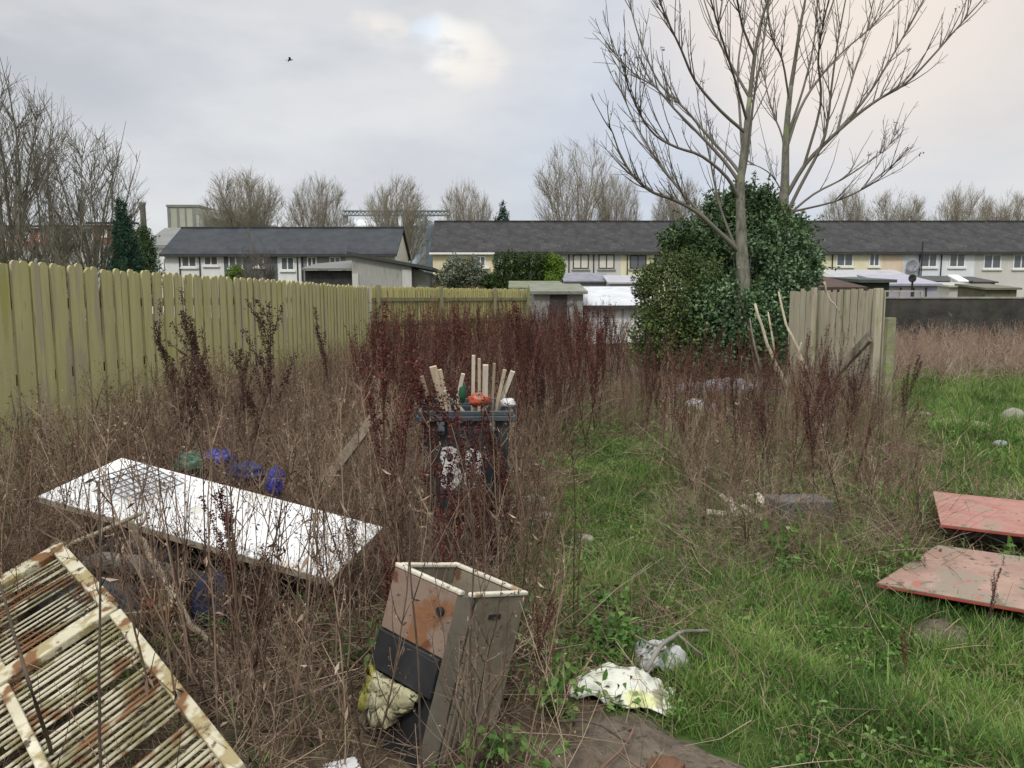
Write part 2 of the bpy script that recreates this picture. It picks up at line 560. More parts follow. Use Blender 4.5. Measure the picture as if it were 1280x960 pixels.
def clip_dome(b, C_, R_, rs):
    e = np.linalg.norm((b-C_)/R_, axis=1) < rs.uniform(.84, 1.06)
    k = len(b) if e.all() else int(np.argmin(e))
    return b[:k] if k >= 2 else None

def bare_crown(rs, h, w, limbs=7, fork=.22, n1=9, n2=5, n3=3, r=.16, twig=.012, up=.16, lean=0.):
    """a leafless tree: returns (trunk plant, crown plant) with upswept limbs ending in a haze of twigs"""
    tr, cr = Plant(), Plant()
    stem = curve((0, 0, -.2), (lean, 0, 1), h*fork+.2, 5, rs, .02, .04)
    tr.tube(stem, r, r*.75, .5, sides=7)
    top = stem[-1]
    for j in range(limbs):
        a = 6.28*(j+rs.uniform(-.3, .3))/limbs
        ph = math.radians(rs.uniform(4, 62)*math.sqrt(rs.uniform(.25, 1)))
        q0 = top-np.array((0, 0, rs.uniform(0, h*fork*.35)))
        dv_ = np.array((math.sin(ph)*math.cos(a), math.sin(ph)*math.sin(a), math.cos(ph)))
        C_, R_ = np.array((0, 0, h*.57)), np.array((w/2, w/2, h*.43))
        o_ = (q0-C_)/R_; e_ = dv_/R_
        A_, B2_, C2_ = e_@e_, 2*o_@e_, o_@o_-1
        L = max(h*.25, (-B2_+math.sqrt(max(B2_*B2_-4*A_*C2_, 0)))/(2*A_))*rs.uniform(.88, 1.0)
        b = curve(q0, dv_, L, 8, rs, .025, .055)
        cr.tube(b, r*.5, twig*.8, .5, sides=4)
        for _ in range(n1):
            f = rs.uniform(.8, 6.6); i = int(f)
            q = b[i]+(b[i+1]-b[i])*(f-i)
            d = side_dir(b[i+1]-b[i], rs.uniform(.3, .7), rs.uniform(0, 6.28), rs)
            L2 = L*(.46-.045*f)*rs.uniform(.6, 1.1)+.05*h
            c = curve(q, d, L2, 5, rs, up, .07)
            c = clip_dome(c, C_, R_, rs)
            if c is None: continue
            cr.tube(c, max(r*.12, twig*1.3), twig*.7, .5+rs.normal(0, .1))
            for _ in range(n2):
                i2 = rs.randint(0, len(c)-1)
                d2 = side_dir(c[i2+1]-c[i2], rs.uniform(.25, .6), rs.uniform(0, 6.28), rs)
                e = curve(c[i2]+(c[i2+1]-c[i2])*rs.rand(), d2, L2*rs.uniform(.4, .8), 4, rs, up, .08)
                e = clip_dome(e, C_, R_, rs)
                if e is None: continue
                cr.tube(e, twig, twig*.5, .5+rs.normal(0, .12))
                for _ in range(n3):
                    i3 = rs.randint(0, len(e)-1)
                    d3 = side_dir(e[i3+1]-e[i3], rs.uniform(.25, .6), rs.uniform(0, 6.28), rs)
                    g = curve(e[i3], d3, L2*rs.uniform(.22, .5), 3, rs, up, .08)
                    g = clip_dome(g, C_, R_, rs)
                    if g is None: continue
                    cr.tube(g, twig*.7, twig*.4, .5+rs.normal(0, .12))
    return tr, cr

# ------------------------------------------------------------------ light and sky
SUN_EL, SUN_AZ = R(48), R(200)      # soft light through cloud, from behind the camera and a little to the left
w = bpy.data.worlds.new('World'); S.world = w; w.use_nodes = True
nt = w.node_tree; nt.nodes.clear(); LK = nt.links.new
def N(t, **kw):
    n = nt.nodes.new(t)
    for k, v in kw.items(): setattr(n, k, v)
    return n
outw = N('ShaderNodeOutputWorld')
sky = N('ShaderNodeTexSky'); sky.sky_type = 'NISHITA'; sky.sun_disc = False
sky.sun_elevation = SUN_EL; sky.sun_rotation = SUN_AZ
bg1 = N('ShaderNodeBackground'); bg1.inputs['Strength'].default_value = .07
LK(sky.outputs[0], bg1.inputs['Color'])
tc = N('ShaderNodeTexCoord')
sepx = N('ShaderNodeSeparateXYZ'); LK(tc.outputs['Generated'], sepx.inputs[0])
mp = N('ShaderNodeMapping'); mp.inputs['Scale'].default_value = (1.0, 1.0, 2.8); mp.inputs['Rotation'].default_value = (0, .22, 0); LK(tc.outputs['Generated'], mp.inputs['Vector'])
def wnoise(scale, detail, rough=.5, off=0):
    n = N('ShaderNodeTexNoise'); n.inputs['Scale'].default_value = scale; n.inputs['Detail'].default_value = detail; n.inputs['Roughness'].default_value = rough
    m2 = N('ShaderNodeMapping'); m2.inputs['Location'].default_value = (off, off*.7, off*.3); LK(mp.outputs[0], m2.inputs['Vector']); LK(m2.outputs[0], n.inputs['Vector'])
    return n.outputs['Fac']
def wramp(fac, stops, interp='EASE'):
    r = N('ShaderNodeValToRGB'); r.color_ramp.interpolation = interp
    e = r.color_ramp.elements
    while len(e) < len(stops): e.new(.5)
    for k, (p_, c) in enumerate(stops): e[k].position = p_; e[k].color = (*c, 1)
    LK(fac, r.inputs['Fac']); return r.outputs['Color']
def wmix(fac, a, b, mode='MIX'):
    m = N('ShaderNodeMix', data_type='RGBA', blend_type=mode)
    if isinstance(fac, float): m.inputs['Factor'].default_value = fac
    else: LK(fac, m.inputs['Factor'])
    for s_, v in (('A', a), ('B', b)):
        if isinstance(v, tuple): m.inputs[s_].default_value = (*v, 1)
        else: LK(v, m.inputs[s_])
    return m.outputs['Result']
wob = N('ShaderNodeTexNoise'); wob.inputs['Scale'].default_value = 7.0; wob.inputs['Detail'].default_value = 4; wob.inputs['Roughness'].default_value = .5
LK(tc.outputs['Generated'], wob.inputs['Vector'])
wsub = N('ShaderNodeVectorMath', operation='SUBTRACT'); LK(wob.outputs['Color'], wsub.inputs[0]); wsub.inputs[1].default_value = (.5, .5, .5)
wscl = N('ShaderNodeVectorMath', operation='MULTIPLY'); LK(wsub.outputs[0], wscl.inputs[0]); wscl.inputs[1].default_value = (.11, .11, .07)
wadd = N('ShaderNodeVectorMath', operation='ADD'); LK(tc.outputs['Generated'], wadd.inputs[0]); LK(wscl.outputs[0], wadd.inputs[1])
def wlobe(px, py, inner, outer):
    """soft patch of sky around one direction: 1 inside 'inner' degrees, 0 beyond 'outer'"""
    d = ray(px, py).normalized()
    v = N('ShaderNodeVectorMath', operation='DOT_PRODUCT'); nv = N('ShaderNodeVectorMath', operation='NORMALIZE')
    LK(wadd.outputs[0], nv.inputs[0]); LK(nv.outputs[0], v.inputs[0]); v.inputs[1].default_value = d
    m = N('ShaderNodeMapRange', interpolation_type='SMOOTHSTEP')
    m.inputs['From Min'].default_value = math.cos(R(outer)); m.inputs['From Max'].default_value = math.cos(R(inner))
    LK(v.outputs['Value'], m.inputs['Value']); return m.outputs[0]
def wmul(a, b):
    m = N('ShaderNodeMath', operation='MULTIPLY')
    for k, v in enumerate((a, b)):
        if isinstance(v, float): m.inputs[k].default_value = v
        else: LK(v, m.inputs[k])
    return m.outputs[0]
n1 = wnoise(2.3, 5, .5); n2 = wnoise(5.5, 6, .55, 3.1)
base = wramp(n1, [(.34, (.50, .512, .54)), (.5, (.63, .64, .658)), (.64, (.775, .775, .765))])
base = wmix(.35, base, wramp(n2, [(.35, (.545, .56, .60)), (.65, (.77, .77, .76))]))
blue = wlobe(900, 205, 1, 20)
base = wmix(wmul(blue, .55), base, (.56, .625, .755))
low = wlobe(420, 270, 2, 22)
base = wmix(wmul(low, .25), base, (.64, .66, .715))
warm = wlobe(1090, -60, 1, 17)
base = wmix(wmul(warm, .9), base, (.93, .81, .70))
warm2 = wlobe(1260, 150, 1, 12)
base = wmix(wmul(warm2, .25), base, (.80, .76, .73))
gapn = wramp(wnoise(9.0, 6, .6, 1.7), [(.36, (.12, .12, .12)), (.56, (1, 1, 1))])
for (px_, py_, r_, c_, k_) in ((560, 65, 7.0, (.78, .765, .745), .4), (548, 52, 2.1, (.99, .965, .93), .8), (572, 66, 2.2, (.97, .93, .86), .7), (594, 80, 2.0, (.93, .87, .79), .6),
                               (455, 32, 1.7, (.90, .85, .78), .55), (480, 38, 1.7, (.90, .85, .78), .55), (524, 38, 1.5, (.78, .88, 1.0), .6)):
    base = wmix(wmul(wmul(wlobe(px_, py_, .2, r_), k_), gapn), base, c_)
# cloud cover is brighter overhead than at the horizon
up_ = N('ShaderNodeMapRange'); up_.inputs['From Min'].default_value = .35; up_.inputs['From Max'].default_value = 1.0
up_.inputs['To Min'].default_value = 1.0; up_.inputs['To Max'].default_value = 3.2
LK(sepx.outputs['Z'], up_.inputs['Value'])
bg2 = N('ShaderNodeBackground'); LK(base, bg2.inputs['Color']); LK(up_.outputs[0], bg2.inputs['Strength'])
ms = N('ShaderNodeMixShader'); ms.inputs['Fac'].default_value = .88
LK(bg1.outputs[0], ms.inputs[1]); LK(bg2.outputs[0], ms.inputs[2]); LK(ms.outputs[0], outw.inputs['Surface'])

sun_d = bpy.data.lights.new('sun', 'SUN'); sun_d.energy = 1.5; sun_d.angle = R(10); sun_d.color = (1, .95, .88)
sun = bpy.data.objects.new('sun', sun_d); COL.objects.link(sun)
sd = Vector((math.sin(SUN_AZ)*math.cos(SUN_EL), math.cos(SUN_AZ)*math.cos(SUN_EL), math.sin(SUN_EL)))
sun.rotation_euler = (-sd).to_track_quat('-Z', 'Y').to_euler()
S.view_settings.view_transform = 'Standard'
S.view_settings.look = 'None'
S.view_settings.exposure = 0.18
S.view_settings.gamma = 1.0
S.view_settings.use_curve_mapping = False
S.render.engine = 'CYCLES'
S.cycles.max_bounces = 5; S.cycles.diffuse_bounces = 3; S.cycles.transparent_max_bounces = 4
S.cycles.use_denoising = True
try: S.cycles.denoiser = 'OPENIMAGEDENOISE'
except Exception: pass

# ------------------------------------------------------------------ ground
def axis(lo, dlo, dhi, hi, fine, ng):
    a = np.arange(dlo, dhi+fine/2, fine)
    l = dlo-np.geomspace(fine, dlo-lo, ng)[::-1]; h = dhi+np.geomspace(fine, hi-dhi, ng)
    return np.concatenate([l, a, h])
gx = axis(-600, -9, 13, 600, .11, 26); gy = axis(-300, 0, 24, 900, .11, 26)
X, Y = np.meshgrid(gx, gy)
Z = hz(X, Y)+np.where((np.abs(X) < 14) & (Y < 25), RS.normal(0, .007, X.shape), 0)
nx, ny = len(gx), len(gy)
ii = (np.arange(ny-1)[:, None]*nx+np.arange(nx-1)[None, :]).ravel()
Q = np.stack([ii, ii+1, ii+nx+1, ii+nx], 1)
gm, nt2, b2 = new_mat('ground')
b2.inputs['Roughness'].default_value = .95; b2.inputs['Specular IOR Level'].default_value = .1
tcg = nt2.nodes.new('ShaderNodeTexCoord')
def gnoise(s, d=6):
    n = nt2.nodes.new('ShaderNodeTexNoise'); n.inputs['Scale'].default_value = s; n.inputs['Detail'].default_value = d
    nt2.links.new(tcg.outputs['Object'], n.inputs['Vector']); return n.outputs['Fac']
ra = ramp(nt2, [(.3, (.055, .042, .028)), (.5, (.095, .075, .05)), (.72, (.15, .125, .085))]); nt2.links.new(gnoise(7, 9), ra.inputs['Fac'])
rg = ramp(nt2, [(.3, (.03, .055, .014)), (.55, (.055, .095, .022)), (.75, (.10, .12, .035))]); nt2.links.new(gnoise(11, 8), rg.inputs['Fac'])
atg = nt2.nodes.new('ShaderNodeAttribute'); atg.attribute_name = 'tint'
sg_ = nt2.nodes.new('ShaderNodeSeparateColor'); nt2.links.new(atg.outputs['Color'], sg_.inputs['Color'])
mg = nt2.nodes.new('ShaderNodeMix'); mg.data_type = 'RGBA'
nt2.links.new(sg_.outputs['Red'], mg.inputs['Factor']); nt2.links.new(ra.outputs[0], mg.inputs['A']); nt2.links.new(rg.outputs[0], mg.inputs['B'])
nt2.links.new(mg.outputs['Result'], b2.inputs['Base Color'])
bpn = nt2.nodes.new('ShaderNodeBump'); bpn.inputs['Strength'].default_value = .8; bpn.inputs['Distance'].default_value = .03
nt2.links.new(gnoise(38, 8), bpn.inputs['Height']); nt2.links.new(bpn.outputs[0], b2.inputs['Normal'])
GW = np.where((Y > 26) | (np.abs(X) > 16), .55, green_w(X, Y))
A = np.stack([GW.ravel(), np.zeros(GW.size)], 1)
ground = np_mesh('ground', np.stack([X.ravel(), Y.ravel(), Z.ravel()], 1), Q, A, gm, smooth=True)
tag(ground, kind='structure')

# bare earth patches: low irregular mounds
earth_m = mat('bare_earth', (.085, .066, .048), (.165, .135, .10), 9, .95, 1.0, 40, spots=((.06, .05, .03), 22, .6))
def earth_patch(cx, cy, rx, ry, hgt, seed, n=46):
    rs = np.random.RandomState(seed); vs, fs = [], []
    rings = 12
    for i in range(rings+1):
        t = i/rings
        for k in range(n):
            a = 2*math.pi*k/n
            e = 1+.13*math.sin(3*a+seed)+.09*math.sin(5*a+2*seed)+.05*math.sin(9*a)
            x, y = cx+rx*e*t*math.cos(a), cy+ry*e*t*math.sin(a)
            z = gz(x, y)+hgt*(1-t**2.5)-.02*t**4+rs.normal(0, .004)+.004
            vs.append((x, y, z))
    for i in range(rings):
        for k in range(n):
            k2 = (k+1) % n
            fs.append((i*n+k, (i+1)*n+k, (i+1)*n+k2, i*n+k2))
    o = MB().add(vs, fs).build('bare_earth', earth_m, smooth=True)
    return tag(o, kind='structure')
EARTH = [(.50, 2.52, .40, .40, .05), (2.12, 3.62, .20, .16, .03)]
for k, e in enumerate(EARTH): earth_patch(*e, seed=k+3)

# ------------------------------------------------------------------ fences, wall
def wood(name, c1, c2, spots, seed=0):
    return mat(name, c1, c2, 2.2, .9, .5, 60, (6, 6, .7), spots, lo=.3, hi=.7)
fence_m = wood('green_stained_boards', (.41, .375, .175), (.52, .48, .23), [((.40, .355, .23), 1.6, .54), ((.38, .38, .12), 1.1, .62), ((.20, .17, .11), 5, .68)])
fence_back_m = wood('yellowed_boards', (.40, .365, .16), (.52, .48, .21), [((.30, .27, .17), .9, .58)])
post_m = wood('weathered_posts', (.16, .15, .09), (.25, .24, .15), [((.20, .24, .08), 3, .56)])
grey_fence_m = wood('silvered_boards', (.35, .315, .23), (.48, .44, .335), [((.31, .31, .18), 1.4, .58), ((.18, .155, .115), 4, .66)])

def board_run(mb, A, B, top_a, top_b, bw, pitch, th=.018, scallop=True, rs=RS, jit=.012, z0=-.05):
    A, B = Vector(A), Vector(B); L = (B-A).length; d = (B-A)/L; n = Vector((-d.y, d.x, 0))
    k = int(L/pitch)
    for i in range(k):
        s = (i+.5)*pitch
        c = A+d*s
        ht = top_a+(top_b-top_a)*s/L+rs.normal(0, jit)
        lean = rs.normal(0, .002)
        off = n*(rs.normal(0, .004)+(0.009 if i % 2 else -.009))
        hw = bw/2*rs.uniform(.96, 1.03)
        prof = [(-hw, z0), (hw, z0)]
        if scallop:
            prof += [(hw, ht-.03), (hw*.72, ht-.009), (hw*.3, ht), (-hw*.3, ht), (-hw*.72, ht-.009), (-hw, ht-.03)]
        else:
            prof += [(hw, ht), (-hw, ht)]
        m = len(prof)
        f = [c+d*(u+lean*z)+off-n*th/2+Vector((0, 0, z)) for u, z in prof]
        bk = [p+n*th for p in f]
        mb.add(f+bk, [tuple(range(m)), tuple(range(2*m-1, m-1, -1))]+[(j, j+m, (j+1) % m+m, (j+1) % m) for j in range(m)])
    return mb

def fence(name, label, A, B, top_a, top_b, bm, posts, bw=.106, pitch=.122, scallop=True, side=1, post_top=-.02, rail_z=(.35, 1.0, 1.6)):
    A, B = Vector(A), Vector(B); d = (B-A).normalized(); n = Vector((-d.y, d.x, 0))*side
    root = empty(name, A, label, 'fence', rz=0)
    loc = tuple(A)
    bp = board_run(MB(), A, B, top_a, top_b, bw, pitch, scallop=scallop)
    board_run(bp, A+n*.027+d*pitch*.5, B+n*.027-d*pitch*.4, top_a-.03, top_b-.03, .06, pitch, .015, scallop=False)
    bp.build('board_panel', bm, root, loc=loc).location = (0, 0, 0)
    L = (B-A).length
    for z in rail_z:
        p, q = A+n*.072+Vector((0, 0, z)), B+n*.072+Vector((0, 0, z))
        MB().bar(p, q, .045, .09).build('rail', post_m, root, loc=loc).location = (0, 0, 0)
    for s in posts:
        c = A+d*s+n*.142; t = top_a+(top_b-top_a)*s/L+post_top
        MB().box(c.x-.045, c.x+.045, c.y-.045, c.y+.045, -.2, t).build('post', post_m, root, .006, loc=loc).location = (0, 0, 0)
    return root

FA, FC = Vector((-3.99, 1.5, 0)), Vector((-3.5, 18.8, 0))
fence('board_fence', 'tall yellow green board fence with rounded tops running down the left side', FA, FC, 1.93, 1.91, fence_m, [1, 3.8, 6.6, 9.4, 12.2, 15.0, 17.25], side=1)
FE = Vector((.55, 25.0, 0))
fence('board_fence', 'yellowed back fence of narrow boards behind the reddish weeds', FC+Vector((.02, .06, 0)), FE, 1.93, 1.90, fence_back_m, [.12, 2.6, 5.2, 7.1], bw=.098, pitch=.105, side=-1, post_top=.03)

# broken run of fence on the right
GA, GB = at(1099, 500, 10.9), at(983, 470, 13.6)
GA.z = GB.z = 0
ga_top, gb_top = at(1099, 362, 10.9).z, at(983, 364, 13.6).z
d = (GB-GA).normalized(); nn = Vector((-d.y, d.x, 0))
rf = empty('board_fence', GA, 'weathered grey fence panel standing alone beside the evergreen bushes', 'fence')
def loc0(o): o.location = (0, 0, 0); return o
loc0(board_run(MB(), GA, GB, ga_top, gb_top, .088, .094, scallop=False, jit=.018).build('board_panel', grey_fence_m, rf, loc=tuple(GA)))
for z in (.4, 1.15): loc0(MB().bar(GA-nn*.04+Vector((0, 0, z)), GB-nn*.04+Vector((0, 0, z)), .045, .09).build('rail', post_m, rf, loc=tuple(GA)))
for s, hgt, wd in ((.02, ga_top+.02, .10), (1.75, gb_top+.05, .08)):
    c = GA+d*s+nn*.09
    loc0(MB().box(c.x-wd/2, c.x+wd/2, c.y-wd/2, c.y+wd/2, -.2, hgt).build('post', grey_fence_m, rf, .006, loc=tuple(GA)))
brm = mat('old_timber', (.11, .095, .07), (.20, .18, .13), 5, .9, .5, 40)
p, q = at(1036, 470, 11.55), at(1081, 421, 11.05)
off = Vector((0, -.14, 0))
loc0(MB().bar(p+off, q+off, .05, .19, (0, 1, .2)).build('brace', brm, rf, .004, loc=tuple(GA)))
# separate stump post in front of its end
c = at(1107, 505, 10.3); t = at(1107, 397, 10.3).z
o = MB().box(c.x-.055, c.x+.055, c.y-.055, c.y+.055, -.2, t).build('fence_post', mat('mossy_post', (.17, .17, .10), (.29, .28, .18), 7, .9, .5, 40, spots=((.20, .26, .08), 5, .55)), None, .008, loc=(c.x, c.y, 0))
tag(o, 'short mossy square post standing at the open end of the grey panel', 'fence post')

wall_m = mat('damp_block_wall', (.030, .030, .028), (.075, .072, .062), 1.8, .95, .6, 30, spots=[((.05, .06, .035), 1.1, .56), ((.15, .145, .125), 3.0, .66)])
cope_m = mat('coping', (.22, .22, .20), (.34, .33, .30), 4, .9, .4)
Yw = 21.0
x0, x1 = at(1102, 370, Yw).x, at(1102, 370, Yw).x+11
zt = at(1200, 371, Yw).z
wr = empty('block_wall', (x0, Yw, 0), 'dark damp block wall along the back of the right plot', 'wall')
MB().box(0, x1-x0, 0, .2, -.3, zt-.05).build('wall_body', wall_m, wr, .006)
MB().box(-.02, x1-x0+.02, -.025, .225, zt-.05, zt).build('coping', cope_m, wr, .006)
# low timber rail above its left end
tr_ = empty('timber_rail', (x0+.1, Yw+.45, 0), 'thin timber rail frame standing behind the left end of the dark wall', 'rail')
zr = at(1120, 363, Yw+.45).z
MB().box(0, 1.25, -.03, .03, zr-.04, zr).build('top_rail', grey_fence_m, tr_)
for xx in (0.0, .62, 1.2): MB().box(xx, xx+.05, -.028, .028, -.1, zr-.04).build('upright', grey_fence_m, tr_)

# ------------------------------------------------------------------ terraces of houses
roof_m = mat('slate_roof', (.026, .025, .027), (.052, .050, .050), 1.2, .8, .4, 9, (1, 1, 1), spots=[((.085, .082, .072), 3.2, .63), ((.075, .075, .055), .8, .62)])
roof_l = mat('dark_slate_roof', (.028, .033, .038), (.050, .055, .060), .9, .8, .4, 9, spots=((.08, .08, .075), 8, .70))
white_p = mat('white_frames', (.72, .72, .70), (.80, .80, .78), 3, .5)
brown_p = mat('brown_frames', (.05, .04, .035), (.08, .06, .05), 3, .5)
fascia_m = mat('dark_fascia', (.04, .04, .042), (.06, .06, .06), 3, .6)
glass_m, gnt, gb = new_mat('window_glass')
gb.inputs['Base Color'].default_value = (.10, .115, .13, 1); gb.inputs['Roughness'].default_value = .12; gb.inputs['Specular IOR Level'].default_value = .6
blind_m = mat('drawn_blind', (.60, .58, .52), (.68, .66, .60), 3, .7)
pipe_m = mat('black_pipe', (.02, .02, .022), (.035, .035, .035), 3, .6)
brick_sill = mat('grey_sill', (.28, .28, .27), (.36, .36, .35), 4, .8)
def render_m(name, c):
    c = tuple(min(v*1.18, .78) for v in c); k = tuple(v*.9 for v in c)
    return mat(name, k, c, 1.4, .9, .2, 30, spots=((c[0]*.72, c[1]*.72, c[2]*.70), .9, .66))
WALLS = {n: render_m(n, c) for n, c in dict(cream=(.60, .53, .36), white=(.62, .63, .62), grey=(.36, .36, .35), pale=(.50, .49, .46), tan=(.60, .50, .34), yellow=(.64, .60, .42), peach=(.62, .50, .38),
                                            bluewhite=(.60, .63, .66), slate=(.10, .115, .125), darkgrey=(.20, .20, .20), stone=(.46, .45, .40)).items()}

def house(label, px0, px1, Yf, ez, rz, depth, wall, windows, roof, pipes=(), over=(0, 0), group='terraced houses across the gardens', chim=None, slab=None):
    x0, x1 = at(px0, 330, Yf).x, at(px1, 330, Yf).x
    W = x1-x0
    root = empty('terraced_house', (x0, Yf, 0), label, 'house', group)
    b = MB()
    b.box(0, W, 0, depth, -.3, ez)
    ins = .0
    b.add([(ins, 0, ez), (ins, depth, ez), (ins, depth/2, rz-.1), (W-ins, 0, ez), (W-ins, depth, ez), (W-ins, depth/2, rz-.1)], [(0, 2, 1), (3, 4, 5), (0, 3, 5, 2), (1, 2, 5, 4)])
    b.build('wall', WALLS[wall], root)
    r = MB()
    o_ = .35; sl = (rz-ez)/(depth/2)
    a0, a1 = -over[0], W+over[1]
    for sgn in (0, 1):
        y0, y1 = (-o_, depth/2) if not sgn else (depth+o_, depth/2)
        z0 = ez-o_*sl+.02
        r.hexa([(a0, y0, z0), (a1, y0, z0), (a1, y1, rz), (a0, y1, rz), (a0, y0, z0+.14), (a1, y0, z0+.14), (a1, y1, rz+.14), (a0, y1, rz+.14)][:8])
    rr_ = r.build('roof', roof, root)
    MB().bar((a0, depth/2, rz+.17), (a1, depth/2, rz+.17), .22, .12).build('ridge_tiles', roof, rr_)
    MB().box(a0, a1, -o_-.10, -o_+.0-.004, ez-o_*sl-.06, ez-o_*sl+.10).build('gutter_or_shadow_line', fascia_m if wall not in ('cream',) else white_p, root)
    for i, win in enumerate(windows):
        a, t, c, bt = win[:4]; style = win[4] if len(win) > 4 else 'white'
        wx0, wx1 = at(a, 330, Yf).x-x0, at(c, 330, Yf).x-x0
        wz0, wz1 = at((a+c)/2, bt, Yf).z, at((a+c)/2, t, Yf).z
        fm = brown_p if style in ('brown', 'brownblind') else white_p
        f = MB(); th = .09
        f.box(wx0, wx0+th, -.05, .002, wz0, wz1).box(wx1-th, wx1, -.05, .002, wz0, wz1)
        f.box(wx0+th, wx1-th, -.05, .002, wz0, wz0+th).box(wx0+th, wx1-th, -.05, .002, wz1-th, wz1)
        nm = 2 if wx1-wx0 > 1.7 else 1
        for j in range(nm):
            mx_ = wx0+(wx1-wx0)*(j+1)/(nm+1)
            f.box(mx_-.045, mx_+.045, -.048, .001, wz0+th, wz1-th)
        fo = f.build('window', fm, root)
        MB().box(wx0+.04, wx1-.04, -.02, .001, wz0+.04, wz1-.04).build('pane', blind_m if 'blind' in style else glass_m, fo)
        MB().box(wx0-.1, wx1+.1, -.14, .001, wz0-.13, wz0-.01).build('sill', white_p if style == 'white' else brick_sill, fo)
    for pxp in pipes:
        xp = at(pxp, 330, Yf).x-x0
        MB().tube([(xp, -.07, .1), (xp, -.07, ez-.3)], .05, 6).build('downpipe', pipe_m, root)
    if chim:
        for cx in chim:
            xc = at(cx, 280, Yf+depth/2).x-x0
            c = MB().box(xc-.45, xc+.45, depth/2-.4, depth/2+.4, rz-.5, rz+.9)
            ch = c.build('chimney', WALLS['darkgrey'], rr_)
    if slab:
        for (a, t, c, bt, m, dd) in slab:
            MB().box(at(a, 330, Yf).x-x0, at(c, 330, Yf).x-x0, -dd, -.004, at(a, bt, Yf).z, at(a, t, Yf).z).build('wall_panel', m, root)
    return root

YL, YR = 62.0, 65.0
eL, rL = at(350, 317, YL).z, at(350, 287, YL+4).z
g1 = 'houses of the left hand terrace'
house('white end house of the dark slate terrace with two white windows', 206, 280, YL, eL, rL, 8, 'white', [(227, 320, 246, 334), (255, 320, 273, 332)], roof_l, (225, 250), (.25, 0), g1, slab=[(280.2, 318, 280.6, 340, fascia_m, .02)])
house('dark slate grey house in the dark roofed terrace with a green shrub before it', 280, 347, YL, eL, rL, 8, 'slate', [(286, 320, 304, 335), (316, 321, 330, 334)], roof_l, (), (0, 0), g1)
house('house of the dark roofed terrace with one tall white window behind the bare tree', 347, 376, YL, eL, rL, 8, 'white', [(351, 321, 368, 338)], roof_l, (372,), (0, 0), g1)
house('grey house in the dark roofed terrace partly hidden by the grey shed', 376, 432, YL, eL, rL, 8, 'darkgrey', [(384, 321, 396, 336), (412, 321, 426, 336)], roof_l, (378,), (0, 0), g1)
house('right end house of the dark roofed terrace showing its pale gable above the shed', 432, 494, YL, eL, rL, 8, 'stone', [(444, 321, 458, 336), (470, 321, 484, 336)], roof_l, (), (0, .2), g1, chim=None)
eR, rR = at(800, 314, YR).z, at(800, 279, YR+4.2).z
g2 = 'houses of the long right hand terrace'
house('cream end house of the long terrace with a small dark window and white ledge', 541, 619, YR, eR, rR, 8.4, 'cream', [(562, 316, 578, 332, 'blind'), (594, 320, 607, 332)], roof_m, (), (.25, 0), g2,
      slab=[(592, 333, 612, 336, white_p, .5)])
house('pale grey house of the long terrace standing behind the green hedge', 619, 706, YR, eR, rR, 8.4, 'pale', [(640, 320, 656, 336), (680, 320, 696, 336)], roof_m, (), (0, 0), g2)
house('grey house of the long terrace with two pale brown-framed windows and black pipes', 706, 776, YR, eR, rR, 8.4, 'pale', [(716, 318, 736, 336, 'brownblind'), (748, 318, 768, 336, 'brownblind')], roof_m, (711, 742), (0, 0), g2, chim=None)
house('tan house of the long terrace just left of the evergreen bushes', 776, 846, YR, eR, rR, 8.4, 'yellow', [(787, 319, 808, 336, 'brown'), (818, 319, 834, 336, 'brown')], roof_m, (784,), (0, 0), g2)
house('house of the long terrace mostly hidden behind the evergreen bushes', 846, 930, YR, eR, rR, 8.4, 'pale', [(870, 319, 886, 336), (900, 319, 916, 336)], roof_m, (), (0, 0), g2)
house('cream house of the long terrace hidden beyond the second tree trunk', 930, 1026, YR, eR, rR, 8.4, 'cream', [(950, 319, 966, 336), (1000, 319, 1016, 336)], roof_m, (), (0, 0), g2, chim=None)
house('pale yellow house of the long terrace with two pale windows right of the bush', 1026, 1102, YR, eR, rR, 8.4, 'yellow', [(1045, 317, 1066, 333), (1086, 317, 1099, 333)], roof_m, (1040,), (0, 0), g2)
house('peach house of the long terrace without a window showing', 1102, 1129, YR, eR, rR, 8.4, 'peach', [], roof_m, (), (0, 0), g2)
house('bluish white house of the long terrace with black downpipes and two windows', 1129, 1218, YR, eR, rR, 8.4, 'bluewhite', [(1151, 317, 1171, 334), (1186, 317, 1206, 334)], roof_m, (1149, 1176), (0, 0), g2)
house('off white house at the right edge with two white framed windows', 1218, 1292, YR, eR, rR, 8.4, 'pale', [(1229, 318, 1251, 336), (1266, 318, 1286, 336)], roof_m, (), (0, 0), g2)
house('last white house of the terrace running out of the picture', 1292, 1370, YR, eR, rR, 8.4, 'white', [(1302, 318, 1322, 336), (1340, 318, 1356, 336)], roof_m, (), (0, .25), g2)

